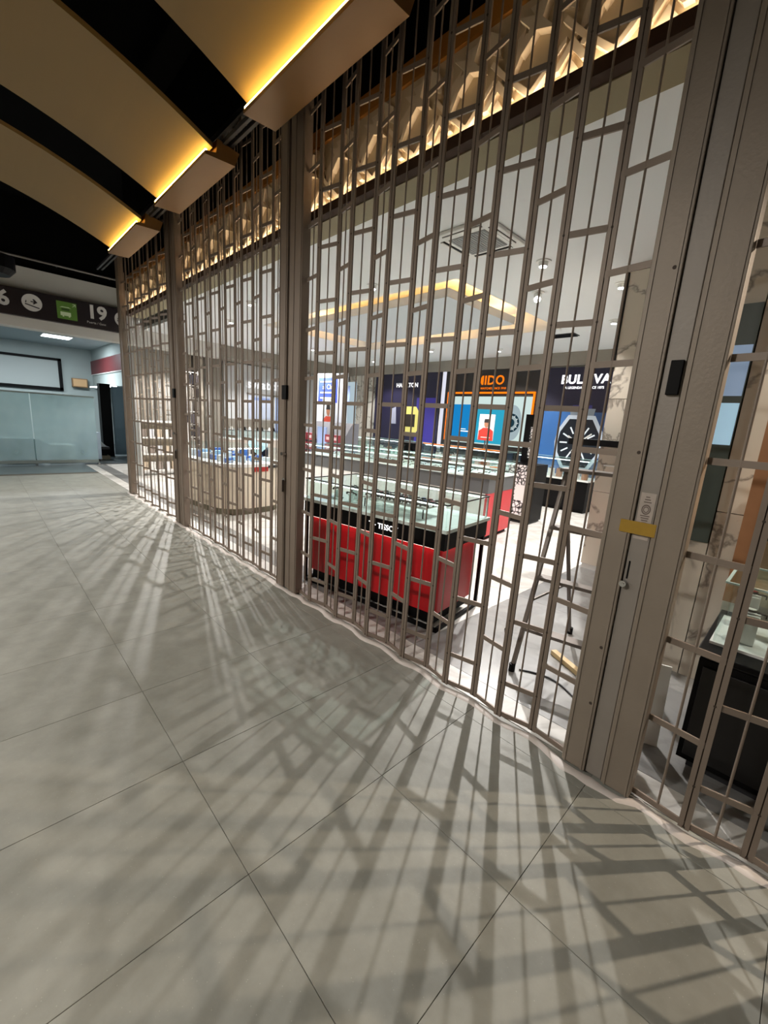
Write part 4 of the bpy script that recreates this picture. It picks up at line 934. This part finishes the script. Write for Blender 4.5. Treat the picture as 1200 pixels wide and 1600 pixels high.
# far room beyond the corridor end
struct(bx('wall_far', -3.2, 6, 19.0, 19.2, 0, 3.4, mat('far_wall', '#b3bdbb', .7)), 'pale wall of the room beyond the corridor')
struct(bx('ceiling', -3.2, 6, 11.6, 19.2, 3.35, 3.45, mat('far_ceiling', '#98a3a5', .7)), 'pale ceiling of the room beyond the corridor')
t = thing('ceiling_light', 'bright rectangular ceiling light beyond the corridor sign', 'ceiling light', (2.0, 16.2, 3.35))
bx('frame', -.36, .36, -.36, .36, -.02, 0, M_WHITE, t); bx('diffuser', -.33, .33, -.33, .33, -.026, -.02, emis('far_panel', '#f1fbff', 7), t)
t2 = thing('ceiling_light', 'second ceiling light hidden above the far glass screen', 'ceiling light', (-.4, 16.2, 3.35))
bx('frame', -.36, .36, -.36, .36, -.02, 0, M_WHITE, t2); bx('diffuser', -.33, .33, -.33, .33, -.026, -.02, emis('far_panel', '#f1fbff', 7), t2)
for x in (2.0, -.4): lamp('far_room_light', 'AREA', (x, 16.2, 3.32), 100, (.85, .95, 1), size=(.6, .6), target=(x, 16.2, 0), parent=None)
t = thing('picture_frame', 'large empty black frame on the far pale wall', 'frame', (0, 18.97, 0))
for a in ((-2, 2.4, 2.85, 2.93), (-2, 2.4, 1.85, 1.95), (2.3, 2.4, 1.85, 2.93)): bx('frame_bar', a[0], a[1], -.05, .02, a[2], a[3], M_BLACK, t)
bx('panel', -2, 2.3, -.01, .02, 1.95, 2.85, mat('frame_panel', '#b9bfbd', .6), t)
# red shop front to the right of that room
struct(bx('wall_far', 3.3, 3.5, 14.2, 19.0, 2.05, 3.35, mat('far_wall', '#b3bdbb', .7)), 'pale bulkhead of the far shop front on the right')
t = thing('shop_sign', 'long dark red sign board on the far shop front', 'sign', (3.26, 14.2, 2.5)); bx('board', 0, .04, 0, 6.0 - 1.25, 0, .46, mat('sign_red', '#6b2a2e', .5), t); bx('edge', -.005, .04, 0, 4.75, -.02, 0, M_WHITE, t)
t = thing('light_strip', 'row of bright small lamps under the red far sign', 'light', (3.1, 15.0, 2.02))
bx('bar', -.05, .25, 0, 3, .02, .03, M_WHITE, t)
for k in range(5): bx('lamp', -.12, .12, .1 + .6 * k, .35 + .6 * k, 0, .02, emis('far_lamps', '#f2fbff', 9), t)
t = thing('far_pillar', 'black square pillar beside the far glass screen', 'pillar', (2.62, 14.3, 0)); bx('shaft', 0, .26, 0, .3, .02, 2.05, M_BLACK, t); bx('base', -.01, .27, -.01, .31, 0, .02, M_DARK, t)
t = thing('far_door', 'blue-grey glass door right of the black pillar', 'door', (2.92, 14.4, 0)); bx('pane', 0, .36, 0, .02, .05, 2.0, mat('door_glass', '#7e97a6', .25), t); bx('stile', .36, .46, -.02, .04, 0, 2.05, M_BLACK, t); bx('handle', .28, .31, -.05, 0, .8, 1.3, M_CHROME, t)
# frosted screen with base rail
t = thing('glass_screen', 'long pale frosted glass screen with steel base rail at the corridor end', 'screen', (0, 12.5, 0))
fm = frosted('frosted_glass', '#bcd2da', .6)
for k in range(4): bx('pane', -2.7 + 1.22 * k, -2.7 + 1.22 * k + 1.2, 0, .012, .12, 1.62, fm, t)
bx('base_rail', -2.7, 2.16, -.03, .04, .05, .12, mat('steel_rail', '#8f9a98', .3, .6), t); bx('top_rail', -2.7, 2.16, -.01, .02, 1.62, 1.65, mat('steel_rail', '#8f9a98', .3, .6), t)
for k in range(5): bx('foot', -2.7 + 1.21 * k, -2.66 + 1.21 * k, -.06, .1, 0, .05, M_CHROME, t)
for i, (x, y, w_, d, h, c, nm) in enumerate(((.75, 13.3, .8, .5, .55, '#9fb0af', 'grey-green cabinet nearest the left behind the frosted screen'), (1.55, 13.2, .5, .5, .42, '#d7dcd8', 'low white cabinet in the middle behind the frosted screen'), (2.15, 13.15, .4, .45, .75, '#a9b7c4', 'tall blue-grey cabinet behind the right end of the frosted screen'))):
    t = thing('storage_cabinet', nm, 'cabinet', (x, y, 0)); m = mat('stc%d' % i, c, .5); bx('body', -w_ / 2, w_ / 2, 0, d, .06, h, m, t); bx('plinth', -w_ / 2 + .03, w_ / 2 - .03, .03, d - .03, 0, .06, M_DARK, t); bx('door', -w_ / 2 + .02, -.01, -.012, 0, .09, h - .03, m, t); bx('door', .01, w_ / 2 - .02, -.012, 0, .09, h - .03, m, t)
t = thing('paper_bundle', 'white paper bundle on dark trolley right of the frosted screen', 'trolley', (2.38, 13.6, 0)); bx('tray', -.15, .25, 0, .5, .28, .34, M_DARK, t); bx('base', -.15, .25, 0, .5, .0, .1, mat('tan_card', '#a39780', .6), t); bx('leg', -.1, .2, .1, .14, .1, .28, M_BLACK, t)
bm = new_bm(); add_prism(bm, [(-.15, 0), (.2, 0), (-.12, .35)], 0, .4); obj('paper', bm, mat('paper_white', '#dfe6ea', .6), t, (0, .45, .34), FACE_NY)
t = thing('wall_box', 'small tan box light on the far wall above the frosted screen', 'box', (2.85, 18.9, 2.02)); bx('body', -.2, .25, -.1, .08, 0, .3, mat('box_tan', '#a07a52', .5), t); bx('face', -.17, .22, -.11, -.1, .03, .27, mat('box_tan_pale', '#c9a478', .5, emit='#c9a478', estr=.2), t)
